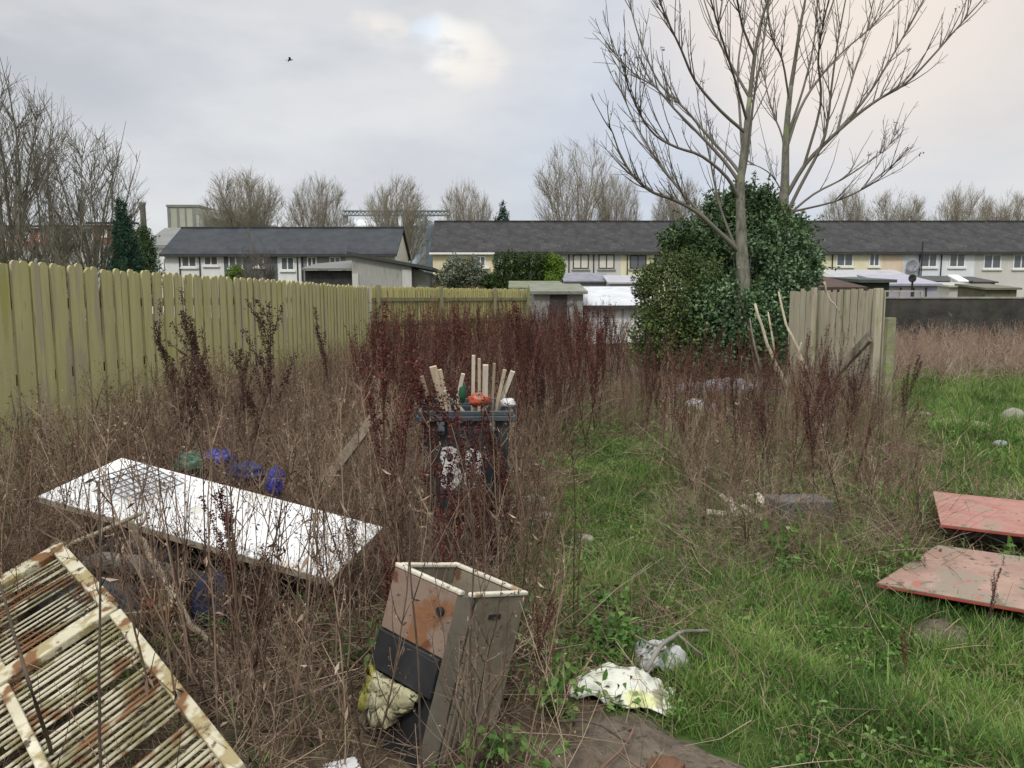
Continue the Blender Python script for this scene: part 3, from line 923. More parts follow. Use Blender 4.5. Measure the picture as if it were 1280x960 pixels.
# thin mast on the party wall, satellite dishes
def dish(label, px, py, Y, r, m):
    c = at(px, py, Y); root = empty('satellite_dish', (c.x, c.y, c.z), label, 'satellite dish')
    vs, fs = [(0, 0, 0)], []
    k = 18
    for j in (1, 2, 3):
        t = j/3
        for i in range(k):
            a = 6.283*i/k
            vs.append((r*t*math.cos(a), -.28*r*t*t, r*t*math.sin(a)))
    fs += [(0, 1+i, 1+(i+1) % k) for i in range(k)]
    for j in range(2):
        fs += [(1+j*k+i, 1+(j+1)*k+i, 1+(j+1)*k+(i+1) % k, 1+j*k+(i+1) % k) for i in range(k)]
    o = MB().add(vs, fs).build('reflector', m, root, smooth=True)
    sm = o.modifiers.new('solid', 'SOLIDIFY'); sm.thickness = .015
    MB().tube([(0, 0, -r*.8), (0, -r*.9, -r*.15)], .015, 6).tube([(0, -r*.93, -r*.2), (0, -r*.85, -r*.1)], .04, 8).build('feed_arm', pipe_m, root)
    MB().tube([(0, .02, 0), (0, .25, 0)], .03, 6).build('bracket', pipe_m, root)
    return root
dish_m = mat('grey_dish', (.22, .23, .26), (.30, .31, .34), 3, .5)
dish('grey satellite dish on the white house wall beside the black mast', 1140, 332, YR-.3, .58, dish_m)
c = at(1152, 330, YR-.5)
o = MB().tube([(c.x, c.y, .2), (c.x, c.y, at(1152, 302, YR-.5).z)], .05, 6).build('mast', pipe_m)
tag(o, 'thin black mast rising above the eaves beside the satellite dish', 'mast')

# ------------------------------------------------------------------ sheds and yards between the garden and the terraces
def pitched(name, label, cat, px0, px1, Y, py_eave, py_top, depth, wm, rm, ridge='along', drop=0.0, group=None):
    """small outbuilding: walls and a sloping roof (rising away from the garden)"""
    x0, x1 = at(px0, 350, Y).x, at(px1, 350, Y).x; W = x1-x0
    e, t = at((px0+px1)/2, py_eave, Y).z, at((px0+px1)/2, py_top, Y+depth).z
    root = empty(name, (x0, Y, 0), label, cat, group)
    MB().hexa([(0, 0, -.2), (W, 0, -.2), (W, depth, -.2), (0, depth, -.2), (0, 0, e-.03), (W, 0, e-.03-drop), (W, depth, t-.03-drop), (0, depth, t-.03)]).build('wall', wm, root)
    MB().hexa([(-.15, -.2, e-.05), (W+.15, -.2, e-.05-drop), (W+.15, depth+.1, t+.01-drop), (-.15, depth+.1, t+.01), (-.15, -.2, e+.05), (W+.15, -.2, e+.05-drop), (W+.15, depth+.1, t+.11-drop), (-.15, depth+.1, t+.11)]).build('roof', rm, root)
    return root
corr = mat('grey_sheeting', (.27, .27, .25), (.36, .355, .33), 3, .7, .3, 20, (6, 6, .6), spots=((.22, .215, .19), 1.3, .6))
corr_l = mat('pale_sheeting', (.46, .46, .43), (.54, .53, .50), 3, .7, .3, 20, (4, 4, .6))
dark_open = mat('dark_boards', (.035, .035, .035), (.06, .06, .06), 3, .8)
felt = mat('brown_felt', (.055, .036, .030), (.085, .055, .045), 2, .9, .3)
white_roof = mat('pale_roof_sheet', (.44, .46, .48), (.55, .57, .58), 1.2, .6, .15, spots=((.36, .37, .35), 1.6, .62))

# big grey monopitch shed: tall left end, roof falling to the right
Ys = 42.0
sx = lambda px: at(px, 340, Ys).x
root = empty('grey_shed', (sx(440), Ys, 0), 'grey sheet clad shed with a dark monopitch roof falling to the right', 'shed')
X0 = sx(440)
zA, zB, zC = at(440, 319, Ys).z, at(514, 334, Ys).z, at(541, 338, Ys).z
XB, XC = sx(514)-X0, sx(541)-X0
MB().hexa([(0, 0, -.2), (XB, 0, -.2), (XB, 6, -.2), (0, 6, -.2), (0, 0, zA), (XB, 0, zB), (XB, 6, zB), (0, 6, zA)]).build('wall', corr, root)
xw = sx(503)-X0
MB().box(xw, XB+.02, -.06, -.004, -.1, zB-.12).build('door', corr_l, root)
MB().box(0.02, (sx(448)-X0), -.05, -.004, -.1, at(444, 342, Ys).z).build('door', corr_l, root)
MB().hexa([(-.2, -.3, zA+.02), (XC, -.3, zC), (XC, 6.2, zC), (-.2, 6.2, zA+.02), (-.2, -.3, zA+.2), (XC, -.3, zC+.17), (XC, 6.2, zC+.17), (-.2, 6.2, zA+.2)]).build('roof', fascia_m, root)
MB().hexa([(XB+.02, .6, -.2), (XC-.3, .6, -.2), (XC-.3, 6, -.2), (XB+.02, 6, -.2), (XB+.02, .6, zB-.1), (XC-.3, .6, zC-.1), (XC-.3, 6, zC-.1), (XB+.02, 6, zB-.1)]).build('lean_to', mat('shed_side', (.20, .20, .18), (.27, .265, .24), 3, .8), root)
# lower sheeted wing to its left
corr_d = mat('dull_sheeting', (.13, .13, .125), (.19, .188, .175), 3, .8, .3, 20, (6, 6, .6))
root = empty('sheeted_lean_to', (sx(378), Ys+.5, 0), 'low grey sheeted wing with a dark open front left of the shed', 'lean-to')
W = X0-sx(378)-.03
zt, zm = at(410, 323, Ys+.5).z, at(410, 338, Ys+.5).z
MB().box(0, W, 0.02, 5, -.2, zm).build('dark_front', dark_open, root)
MB().hexa([(-.1, -.4, zm), (W, -.4, zm), (W, 3, zt), (-.1, 3, zt-.25), (-.1, -.4, zm+.1), (W, -.4, zm+.1), (W, 3, zt+.1), (-.1, 3, zt-.15)]).build('roof', corr_d, root)

# cream garden wall and white kerbed ledge by the cream house
c0, c1 = at(527, 354, 45), at(620, 354, 45)
o = MB().box(0, c1.x-c0.x, 0, .25, -.2, c0.z).build('garden_wall', WALLS['cream'], None, .01, loc=None); o.location = (c0.x, 45, 0)
tag(o, 'low cream garden wall in front of the cream end house', 'wall')

# white low outbuilding at the end of the garden with pale sheet roof
Yo = 27.5
root = pitched('white_outbuilding', 'white low outbuilding with a pale sheet roof left of the bush', 'outbuilding', 731, 832, Yo, 383, 361.5, 3.2, mat('white_boards', (.62, .62, .61), (.72, .72, .71), 2, .7, .1), white_roof)
W = at(832, 350, Yo).x-at(731, 350, Yo).x
MB().box(-.1, W+.1, -.30, -.215, at(780, 384.5, Yo).z-.05, at(780, 383, Yo).z+.03).build('gutter_or_shadow_line', fascia_m, root)  # dark bar that draws in the shadow line under the roof edge
for k in (.45, .9, 1.35, 1.8, 2.25): MB().box(k, k+.06, -.05, -.003, 0, at(780, 385, Yo).z-.05).build('batten', corr, root)
# grey block shed with a dark door, left of it
root = pitched('grey_block_shed', 'grey block shed with a dark doorway behind the reddest weeds', 'shed', 668, 729, 27.0, 366, 358, 3.0, mat('old_block', (.20, .20, .19), (.30, .29, .27), 2, .9, .3, spots=((.12, .12, .11), 2, .58)), mat('mossy_felt', (.13, .14, .11), (.22, .22, .18), 2, .9, .3))
MB().box(.55, 1.15, -.04, -.003, 0, 1.75).build('door', dark_open, root)
pitched('green_roofed_shed', 'low shed with a mossy grey roof in front of the hedge', 'shed', 640, 700, 33.0, 361, 354, 2.5, mat('moss_block', (.18, .19, .15), (.26, .26, .21), 2, .9, .3), mat('moss_roof', (.12, .14, .08), (.20, .21, .15), 2, .9, .3))
pitched('slate_lean_to', 'small dark grey lean-to under the grey house windows', 'lean-to', 706, 760, 52, 352, 343, 2.5, WALLS['darkgrey'], mat('slate_grey', (.16, .16, .19), (.23, .23, .26), 2, .8))
pitched('grey_lean_to', 'pale grey lean-to right of the dark grey one', 'lean-to', 762, 800, 50, 354, 346, 2.5, WALLS['grey'], mat('pale_slate', (.30, .30, .33), (.38, .38, .40), 2, .8))

# right: brown felt shed, green shed, white extension, lilac awning, dark lean-tos
pitched('brown_felt_shed', 'low shed with a dark brown felt roof behind the grey fence panel', 'shed', 985, 1076, 24.0, 361, 349.5, 3.0, dark_open, felt)
pitched('green_shed', 'small dark green shed right of the brown felt roof', 'shed', 1077, 1112, 25.0, 351.5, 350, 2.5, mat('green_boards', (.035, .05, .035), (.055, .075, .05), 3, .8), mat('green_felt', (.06, .07, .06), (.09, .10, .09), 3, .9))
pitched('white_extension', 'long white kitchen extension with a pale sloping roof below the yellow house', 'extension', 1050, 1150, 54, 352, 339, 4.0, WALLS['bluewhite'], mat('pale_ext_roof', (.30, .30, .31), (.39, .39, .40), 1.2, .7))
pitched('stone_shed', 'pale stone coloured shed beside the bush with a shallow roof', 'shed', 1012, 1050, 50, 352, 341, 3.0, WALLS['pale'], corr)
lilac = mat('lilac_sheet', (.26, .25, .31), (.35, .34, .40), 1.5, .6, .2)
root = pitched('lilac_awning', 'pale lilac sheeted shelter beyond the dark wall', 'shelter', 1112, 1172, 36, 356, 346, 3.0, mat('lilac_wall', (.30, .29, .36), (.38, .37, .44), 2, .7), lilac)
for k in (.5, 1.1, 1.7): MB().box(k, k+.07, -.05, -.004, 0, at(1140, 357, 36).z-.1).build('upright', dark_open, root)
pitched('dark_lean_to', 'dark flat roofed lean-to under the right windows of the bluish house', 'lean-to', 1156, 1212, 56, 352, 346.5, 3.0, dark_open, fascia_m)
pitched('dark_lean_to', 'dark flat roofed lean-to under the off white house', 'lean-to', 1213, 1244, 56, 353, 347.5, 3.0, dark_open, fascia_m)
pitched('white_kiosk', 'narrow white upright store between the two dark lean-tos', 'store', 1199, 1206, 50, 352, 345.5, 1.0, white_p, white_p)
pitched('concrete_store', 'low buff concrete store behind the wall with a mossy right end', 'store', 1188, 1232, 44, 358, 355, 3.0, WALLS['stone'], mat('buff', (.34, .33, .28), (.42, .41, .35), 2, .9))
pitched('olive_shed', 'low olive brown shed at the end of the buff store', 'shed', 1233, 1272, 40, 361, 357, 2.5, mat('olive', (.10, .10, .06), (.16, .15, .10), 3, .9), mat('olive_roof', (.12, .12, .09), (.18, .17, .13), 3, .9))
# white car roof behind the wall
def car(label, px0, px1, Y, pz, body):
    x0, x1 = at(px0, 360, Y).x, at(px1, 360, Y).x; W = 4.1
    root = empty('parked_car', ((x0+x1)/2, Y, 0), label, 'car')
    prof = [(-2.05, .35), (-2.08, .75), (-1.9, .92), (-1.15, .98), (-.55, 1.42), (.75, 1.45), (1.45, 1.0), (1.98, .9), (2.06, .6), (2.04, .35)]
    b = MB(); n = len(prof)
    v = [(x, -.85+.10*(z > 1.1), z) for x, z in prof]+[(x, .85-.10*(z > 1.1), z) for x, z in prof]
    b.add(v, [tuple(range(n)), tuple(range(2*n-1, n-1, -1))]+[(i, i+n, (i+1) % n+n, (i+1) % n) for i in range(n)])
    b.build('body', body, root, .04)
    for s in (-1, 1):
        MB().add([(x, s*.84 if z < 1.1 else s*.765, z) for x, z in ((-1.0, 1.02), (1.2, 1.02), (.7, 1.39), (-.5, 1.37))], [(0, 1, 2, 3)]).build('side_window', glass_m, root)
    for x in (-1.3, 1.3):
        for s in (-1, 1):
            MB().tube([(x, s*.7, .31), (x, s*.88, .31)], .31, 16).build('wheel', pipe_m, root)
    return root
car('white car parked behind the dark wall, only its roof showing', 1165, 1205, 30, 0, mat('white_car_paint', (.70, .70, .70), (.74, .74, .74), 2, .3, spec=.5))
dish('small dark dish on a pole above the dark wall', 1140, 348, 33, .17, pipe_m)
c = at(1140.5, 352, 33.25)
tag(MB().tube([(c.x, c.y, 0), (c.x, c.y, c.z+.15)], .04, 6).build('pole', pipe_m), 'dark pole carrying the small dish above the wall', 'pole')

# ------------------------------------------------------------------ far buildings on the skyline
def far_block(name, label, cat, px0, px1, py0, Y, depth, m, parts=None):
    x0, x1 = at(px0, 300, Y).x, at(px1, 300, Y).x; z = at(px0, py0, Y).z
    root = empty(name, (x0, Y, 0), label, cat)
    MB().box(0, x1-x0, 0, depth, -.5, z).build('wall', m, root)
    return root, x1-x0, z
conc = mat('pale_concrete', (.33, .335, .27), (.40, .40, .33), .25, .9)
conc_d = mat('grey_concrete', (.17, .18, .17), (.22, .225, .21), .25, .9)
root, W, z = far_block('tower_block', 'pale concrete tower block with dark vertical bands on the skyline', 'tower block', 211, 250, 259, 230, 12, conc)
for a, b_ in ((.0, .09), (.30, .37), (.56, .60), (.80, .90)): MB().box(W*a, W*b_, -.15, -.01, 4, z-.3).build('window_band', conc_d, root)
MB().box(-.2, W+.2, -.3, 12.2, z+.01, z+.7).build('parapet', conc_d, root)
c = at(178, 253, 180)
root = empty('factory_chimney', (c.x, 180, 0), 'dark slim factory chimney behind the conifer', 'chimney')
MB().tube([(0, 0, -.5), (0, 0, c.z-.6)], [.9, .62], 14).build('stack', mat('chimney_brick', (.10, .085, .075), (.15, .13, .115), 1, .9), root)
MB().tube([(0, 0, c.z-.6), (0, 0, c.z)], [.72, .72], 14).build('cap', conc_d, root)
# grey roofed long building left of the terrace
Yg = 78
root = empty('grey_roofed_house', (at(184, 320, Yg).x, Yg, 0), 'pale house with a light grey roof between the conifers and the terrace', 'house')
W = at(240, 320, Yg).x-at(184, 320, Yg).x; ez, rz = at(200, 309, Yg).z, at(200, 287, Yg+5).z
MB().box(0, W, 0, 10, -.3, ez).build('wall', WALLS['white'], root)
MB().hexa([(-.3, -.4, ez), (W, -.4, ez), (W, 5, rz), (-.3, 5, rz), (-.3, -.4, ez+.2), (W, -.4, ez+.2), (W, 5, rz+.2), (-.3, 5, rz+.2)]).hexa([(-.3, 5, rz), (W, 5, rz), (W, 10.4, ez), (-.3, 10.4, ez), (-.3, 5, rz+.2), (W, 5, rz+.2), (W, 10.4, ez+.2), (-.3, 10.4, ez+.2)]).build('roof', mat('light_roof', (.16, .165, .155), (.22, .22, .21), .7, .8), root)
f = MB().box(W*.35, W*.55, -.06, .0, ez-2.4, ez-1.0).build('window', white_p, root)
MB().box(W*.37, W*.53, -.08, -.062, ez-2.2, ez-1.2).build('pane', glass_m, f)
# mill: stepped sloping industrial roofs, pale
mill_m = mat('mill_cladding', (.30, .31, .28), (.38, .38, .34), .3, .8)
mill_d = mat('mill_roof', (.20, .21, .19), (.27, .27, .24), .3, .8)
Ym = 210
root = empty('grain_mill', (at(250, 280, Ym).x, Ym, 0), 'pale industrial mill with a long conveyor sloping down to the right', 'mill')
mx_ = lambda px: at(px, 280, Ym).x-at(250, 280, Ym).x
mz = lambda py: at(290, py, Ym).z
MB().hexa([(0, 0, 0), (mx_(318), 0, 0), (mx_(318), 20, 0), (0, 20, 0), (0, 0, mz(275)), (mx_(318), 0, mz(278)), (mx_(318), 20, mz(274)), (0, 20, mz(268))]).build('hall', mill_m, root)
MB().box(mx_(268), mx_(314), -2, 8, mz(280), mz(264)).build('upper_storey', mill_m, root)
MB().bar((mx_(252), -3, mz(266)), (mx_(320), -3, mz(280)), 2.4, 1.6).build('conveyor', mill_d, root)
for k in range(5):
    px = 262+k*12
    MB().tube([(mx_(px), 2, mz(270)), (mx_(px), 2, mz(263.5))], 1.3, 10).tube([(mx_(px), 2, mz(263.5)), (mx_(px), 2, mz(262))], [1.5, .5], 10).build('roof_vent', mill_d, root)
# blue grey silo house and its overhead conveyor gallery
blue_m = mat('blue_cladding', (.30, .36, .40), (.38, .44, .48), .3, .7, .1, 3, (3, 3, .2))
blue_d = mat('blue_steel', (.20, .25, .27), (.27, .32, .34), .5, .7)
Yb = 190
root = empty('silo_building', (at(506, 290, Yb).x, Yb, 0), 'blue grey clad silo building with a pitched top between the two terraces', 'silo building')
bx = lambda px: at(px, 290, Yb).x-at(506, 290, Yb).x
bz = lambda py: at(525, py, Yb).z
Wb = bx(546)
MB().add([(0, 0, -.5), (Wb, 0, -.5), (Wb, 18, -.5), (0, 18, -.5), (0, 0, bz(279)), (Wb, 0, bz(279)), (Wb, 18, bz(279)), (0, 18, bz(279)), (Wb*.45, 0, bz(270)), (Wb*.45, 18, bz(270))],
         [(0, 1, 5, 8, 4), (3, 7, 9, 6, 2), (1, 2, 6, 5), (0, 4, 7, 3), (4, 8, 9, 7), (8, 5, 6, 9)]).build('wall', blue_m, root)
MB().box(Wb*.40, Wb*.56, 6, 10, bz(271), bz(264)).build('lift_head', blue_d, root)
MB().box(-.2, Wb+.2, -.12, -.01, bz(300)-.3, bz(300)).build('girt', blue_d, root)
for a in (.15, .38, .62, .86): MB().box(Wb*a-.15, Wb*a+.15, -.14, -.02, 0, bz(280)).build('pilaster', blue_d, root)
Yk = 185
root = empty('conveyor_gallery', (at(428, 265, Yk).x, Yk, 0), 'blue grey steel conveyor gallery running level behind the bare trees', 'conveyor')
gx0 = at(428, 265, Yk).x
gX = lambda px: at(px, 265, Yk).x-gx0
gZ = lambda py: at(500, py, Yk).z
MB().box(0, gX(562), 0, 2, gZ(264), gZ(262.4)).build('top_gallery', blue_d, root)
MB().box(0, gX(562), 0, 2, gZ(269.2), gZ(268)).build('walkway', blue_d, root)
t = MB()
for k in range(28):
    x = gX(562)*k/27
    t.bar((x, 1, gZ(268.2)), (x+(gX(562)/54), 1, gZ(264)), .18, .18).bar((x+(gX(562)/54), 1, gZ(264)), (min(x+gX(562)/27, gX(562)), 1, gZ(268.2)), .18, .18)
t.build('truss', blue_d, root)
for px in (432, 480, 520, 560): MB().box(gX(px)-.3 if px > 432 else .01, gX(px)+.3, .5, 1.5, -.5, gZ(269.5)).build('leg', blue_d, root)
Yp = 170
root = empty('low_warehouse', (at(432, 285, Yp).x, Yp, 0), 'pale blue low warehouse roof below the conveyor gallery', 'warehouse')
wX = lambda px: at(px, 285, Yp).x-at(432, 285, Yp).x
zz = at(480, 284, Yp).z
MB().box(0, wX(520), 0, 30, -.5, zz).build('wall', blue_m, root)
MB().hexa([(-.5, -.5, zz+.01), (wX(520), -.5, zz+.01), (wX(520), 15, at(480, 275.5, Yp+15).z), (-.5, 15, at(480, 275.5, Yp+15).z), (-.5, -.5, zz+.3), (wX(520), -.5, zz+.3), (wX(520), 15, at(480, 275.5, Yp+15).z+.3), (-.5, 15, at(480, 275.5, Yp+15).z+.3)]).build('roof', mat('pale_blue_roof', (.50, .54, .57), (.60, .63, .65), .4, .7), root)

# red brick houses on the far left
brick_m, bnt, bb = new_mat('red_brick')
bb.inputs['Roughness'].default_value = .9
btc = bnt.nodes.new('ShaderNodeTexCoord'); bmp = bnt.nodes.new('ShaderNodeMapping'); bmp.inputs['Rotation'].default_value = (R(90), 0, 0)
bt = bnt.nodes.new('ShaderNodeTexBrick'); bt.inputs['Scale'].default_value = 3.0
bt.inputs['Color1'].default_value = (.34, .10, .055, 1); bt.inputs['Color2'].default_value = (.42, .15, .08, 1); bt.inputs['Mortar'].default_value = (.30, .22, .17, 1); bt.inputs['Mortar Size'].default_value = .012
bnt.links.new(btc.outputs['Object'], bmp.inputs['Vector']); bnt.links.new(bmp.outputs[0], bt.inputs['Vector']); bnt.links.new(bt.outputs['Color'], bb.inputs['Base Color'])
def brick_house(label, px0, px1, Y, py_top, lower, wins, wm):
    x0, x1 = at(px0, 310, Y).x, at(px1, 310, Y).x; W = x1-x0; z = at((px0+px1)/2, py_top, Y).z
    root = empty('brick_house', (x0, Y, 0), label, 'house', 'houses behind the trees on the far left')
    MB().box(0, W, 0, 3.2, -.3, z).build('wall', wm, root)
    MB().hexa([(-.2, -.4, z), (W+.2, -.4, z), (W+.2, 3.5, z+.35), (-.2, 3.5, z+.35), (-.2, -.4, z+.15), (W+.2, -.4, z+.15), (W+.2, 3.5, z+.5), (-.2, 3.5, z+.5)]).build('roof', roof_l, root)
    for (a, t, c, b) in wins:
        f = MB().box(at(a, 310, Y).x-x0, at(c, 310, Y).x-x0, -.07, -.002, at(a, b, Y).z, at(a, t, Y).z).build('window', white_p, root)
        MB().box(at(a, 310, Y).x-x0+.12, at(c, 310, Y).x-x0-.12, -.09, -.072, at(a, b, Y).z+.14, at(a, t, Y).z-.14).build('pane', glass_m, f)
    if lower:
        MB().box(.02, W-.02, -.12, -.004, -.2, at(px0, lower, Y).z).build('rendered_base', WALLS['grey'], root)
    return root
brick_house('red brick house at the left edge behind the big bare tree', -40, 66, 52, 285, 308, [(32, 290, 39, 302), (50, 290, 56, 302), (8, 290, 15, 302)], brick_m)
brick_house('grey rendered house between the two brick ones on the far left', 66, 117, 53, 285, None, [(89, 288, 97, 300), (104, 288, 111, 300)], WALLS['stone'])
brick_house('narrow brick house with grey base left of the dark conifer', 117, 140, 51, 281, 306, [(128, 286, 135, 297)], brick_m)

# ------------------------------------------------------------------ trees
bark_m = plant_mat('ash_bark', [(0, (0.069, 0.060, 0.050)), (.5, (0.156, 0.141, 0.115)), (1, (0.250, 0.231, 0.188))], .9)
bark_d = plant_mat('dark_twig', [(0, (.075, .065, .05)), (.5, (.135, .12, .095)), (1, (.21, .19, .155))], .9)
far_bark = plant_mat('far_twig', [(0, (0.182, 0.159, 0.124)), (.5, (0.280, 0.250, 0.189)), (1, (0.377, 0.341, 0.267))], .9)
bark_l = plant_mat('olive_twig', [(0, (0.094, 0.086, 0.064)), (.5, (0.182, 0.167, 0.127)), (1, (0.275, 0.253, 0.198))], .9)
trunk_m = mat('grey_green_trunk', (.12, .115, .09), (.23, .22, .18), 5, .9, .6, 30, (3, 3, 1), spots=[((.09, .085, .07), 9, .62), ((.20, .23, .12), 3, .58)])

def zp(pts): return [(720+x/2.2857, y/2.2857) for x, y in pts]
def limb3d(pts, Y0, dY):
    n = len(pts); out = []
    for i, (px, py) in enumerate(pts):
        out.append(np.array(at(px, py, Y0+dY*(i/(n-1))**1.2)))
    # smooth resample
    P = np.array(out); k = 3*(n-1)+1
    u = np.linspace(0, n-1, k); i = np.minimum(u.astype(int), n-2); f = (u-i)[:, None]
    Pm = np.vstack([2*P[0]-P[1], P, 2*P[-1]-P[-2]])
    a, b, c, d = Pm[i], Pm[i+1], Pm[i+2], Pm[i+3]
    return .5*((2*b)+(c-a)*f+(2*a-5*b+4*c-d)*f**2+(3*b-a-3*c+d)*f**3)

def extend(L, m, rs, step=.5):
    d = L[-1]-L[-2]; d /= np.linalg.norm(d)
    return np.vstack([L, curve(L[-1], d, m, 5, rs, .05, .05)[1:]])

def main_tree(name, label, Y0, trunk, limbs, seed, r0):
    rs = np.random.RandomState(seed)
    tr, cr = Plant(), Plant()
    tp = limb3d(zp(trunk), Y0, 0)
    base = tp[0].copy(); base[2] = -.2
    tp = np.vstack([[base], tp])
    tp = extend(tp, 2.6, rs)
    k = len(tp); cut = int(k*.55)
    root = empty(name, (base[0], base[1], 0), label, 'tree', 'bare ash trees over the evergreen bushes')
    rad = lambda t: r0*(.22*(1-t)+.78*(1-t)**2.0)+.010
    rr = np.array([rad(i/(k-1)) for i in range(k)])
    mb = MB().tube([tuple(p) for p in tp[:cut+1]], [float(r) for r in rr[:cut+1]], 10)
    mb.build('trunk', trunk_m, root, loc=(base[0], base[1], 0), smooth=True).location = (0, 0, 0)
    cr.tube(tp[cut:], rr[cut], .01, .45, sides=6)
    twigs(cr, tp[cut-3:], rs, 12, 1.3, .011, .10, k=5)
    body = [tp]
    for pts, r, dY, ext, nt_ in limbs:
        L = limb3d(zp(pts), Y0, dY)
        cand = np.concatenate(body); fine = np.concatenate([cand[:-1]*(1-f)+cand[1:]*f for f in (0, .25, .5, .75) ]) if len(body) == 1 else np.concatenate([b[:-1]*(1-f)+b[1:]*f for b in body for f in (0, .25, .5, .75)])
        dd_ = np.linalg.norm(fine-(L[0]-np.array((0, 0, .12))), axis=1)
        q0 = fine[dd_.argmin()]; tt = np.linspace(0, 1, len(L))
        L = L+(q0-L[0])[None]*(np.clip(1-tt/.45, 0, 1)**1.6)[:, None]
        body.append(L)
        if ext: L = extend(L, ext, rs)
        n = len(L)
        cr.tube(L, r*.92, .007, .5+rs.normal(0, .06), sides=6, pw=.8)
        # secondary shoots, upswept, alternating; knuckled tips carry seed bunches
        for j in range(int(nt_*1.9)):
            t = rs.uniform(.22, .97); f = t*(n-1); i = min(int(f), n-2)
            q = L[i]+(L[i+1]-L[i])*(f-i)
            dd = side_dir(L[i+1]-L[i], rs.uniform(.3, .65), rs.uniform(0, 6.28), rs); dd[2] = abs(dd[2])*.9+.3
            Lb = rs.uniform(.35, 1.55)*(1.15-.5*t)
            b = curve(q, dd, Lb, 6, rs, .10, .05)
            cr.tube(b, r*.20*(1.1-.5*t)+.004, .0042, .4+rs.normal(0, .1), sides=4)
            for m in range(rs.randint(1, 5)):
                i2 = rs.randint(1, 5)
                e = curve(b[i2], side_dir(b[i2]-b[i2-1], rs.uniform(.4, .9), rs.uniform(0, 6.28), rs), rs.uniform(.10, .40), 3, rs, .14, .12)
                cr.tube(e, .0055, .0035, .4)
            if rs.rand() < .12:
                c = b[-1]; m = 7
                cr.leaves(c+rs.normal(0, .022, (m, 3)), rnd_dir(rs, m, -.8), rnd_dir(rs, m), .07, .022, .18, 0.)
    V, Q, A = cr.arr(); V = V-np.array((base[0], base[1], 0))
    np_mesh('crown', V, Q, A, bark_m, root)
    return root

T1 = [(478, 800), (473, 700), (470, 600), (472, 500), (485, 380), (496, 280), (512, 150), (530, 60), (548, 0)]
L1 = [
    ([(462, 705), (400, 650), (340, 600), (280, 570), (220, 550), (170, 510), (130, 450), (105, 380), (90, 350)], .055, -1.2, 0, 12),
    ([(452, 690), (430, 640), (412, 590), (395, 520), (380, 440), (362, 370), (350, 300)], .03, 1.4, .4, 8),
    ([(400, 650), (330, 580), (255, 490), (195, 400), (150, 310), (115, 210)], .04, .9, 0, 12),
    ([(466, 560), (430, 500), (360, 445), (290, 422), (225, 385), (180, 320), (150, 250)], .04, -1.6, .3, 10),
    ([(468, 510), (420, 450), (350, 380), (280, 310), (228, 250), (165, 210), (90, 128)], .042, .6, 0, 13),
    ([(470, 480), (440, 450), (380, 390), (310, 310), (240, 240), (188, 130), (150, 0)], .040, 1.5, .8, 13),
    ([(474, 360), (410, 310), (340, 230), (300, 140), (262, 60), (237, 0)], .036, -1.2, 1.0, 12),
    ([(478, 260), (440, 180), (400, 100), (372, 20)], .030, .8, 1.2, 9),
    ([(483, 330), (455, 230), (420, 120), (385, 0)], .030, -1.7, 1.2, 9),
    ([(490, 140), (472, 60), (458, -10)], .028, -.6, 1.4, 6),
    ([(492, 520), (500, 420), (506, 300), (522, 200), (541, 90), (552, 0)], .036, 1.2, 1.4, 9),
    ([(474, 430), (468, 330), (462, 200), (476, 90), (486, 0)], .032, 1.8, 1.4, 8),
]
main_tree('ash_tree', 'tall bare tree with the pale trunk rising from the evergreen bush, nearer the left', 14.75, T1, L1, 21, .125)
T2 = [(588, 640), (592, 580), (597, 520), (600, 400), (610, 280), (625, 180), (640, 80), (655, 0)]
L2 = [
    ([(602, 625), (645, 530), (700, 420), (720, 340), (730, 250), (746, 130), (770, 0)], .048, -.9, 1.2, 11),
    ([(600, 560), (660, 460), (730, 390), (800, 330), (870, 280), (940, 240), (1010, 170), (1080, 90), (1160, 0)], .055, -.6, 1.2, 16),
    ([(745, 375), (820, 290), (880, 200), (932, 110), (992, 0)], .036, .8, 1.2, 13),
    ([(598, 470), (590, 390), (562, 320), (540, 230), (535, 150)], .026, .9, .6, 9),
    ([(602, 420), (640, 310), (690, 230), (760, 150), (840, 80), (906, 0)], .040, 1.6, 1.3, 13),
    ([(600, 610), (680, 550), (760, 512), (840, 460), (890, 420), (922, 368)], .032, 1.2, 0, 9),
    ([(630, 600), (740, 575), (820, 540), (880, 500), (940, 432)], .028, -1.0, 0, 8),
    ([(655, 470), (700, 300), (692, 180), (702, 90), (722, 0)], .034, -1.6, 1.2, 10),
    ([(612, 270), (590, 170), (560, 110), (542, 0)], .026, -1.2, 1.2, 8),
    ([(604, 380), (650, 250), (680, 120), (690, 0)], .034, 1.0, 1.3, 10),
    ([(596, 540), (560, 500), (520, 475), (490, 470)], .018, -.5, 0, 5),
    ([(720, 340), (780, 240), (820, 130), (850, 0)], .03, 1.4, 1.2, 9),
]
main_tree('ash_tree', 'bare many-limbed tree behind the evergreen bush, leaning out to the right', 17.0, T2, L2, 22, .14)

# far trees: a few crowns, copied with their parts
def tree_root(name, label, px, Y, crown_plants, m_tr, m_cr, group=None, sc=(1, 1, 1), rz=0):
    c = at(px, 372, Y)
    root = empty(name, (c.x, Y, 0), label, 'tree', group, rz)
    tr, cr = crown_plants
    tr.build('trunk', m_tr, root); cr.build('crown', m_cr, root)
    root.scale = sc
    return root
def copy_thing(o, label, loc, rz=0, sc=None):
    c = o.copy(); COL.objects.link(c); c.location = loc; c.rotation_euler = (0, 0, rz); c['label'] = label
    if sc: c.scale = sc
    for ch in o.children:
        d_ = ch.copy(); COL.objects.link(d_); d_.parent = c
        for g in ch.children:
            e = g.copy(); COL.objects.link(e); e.parent = d_
    return c

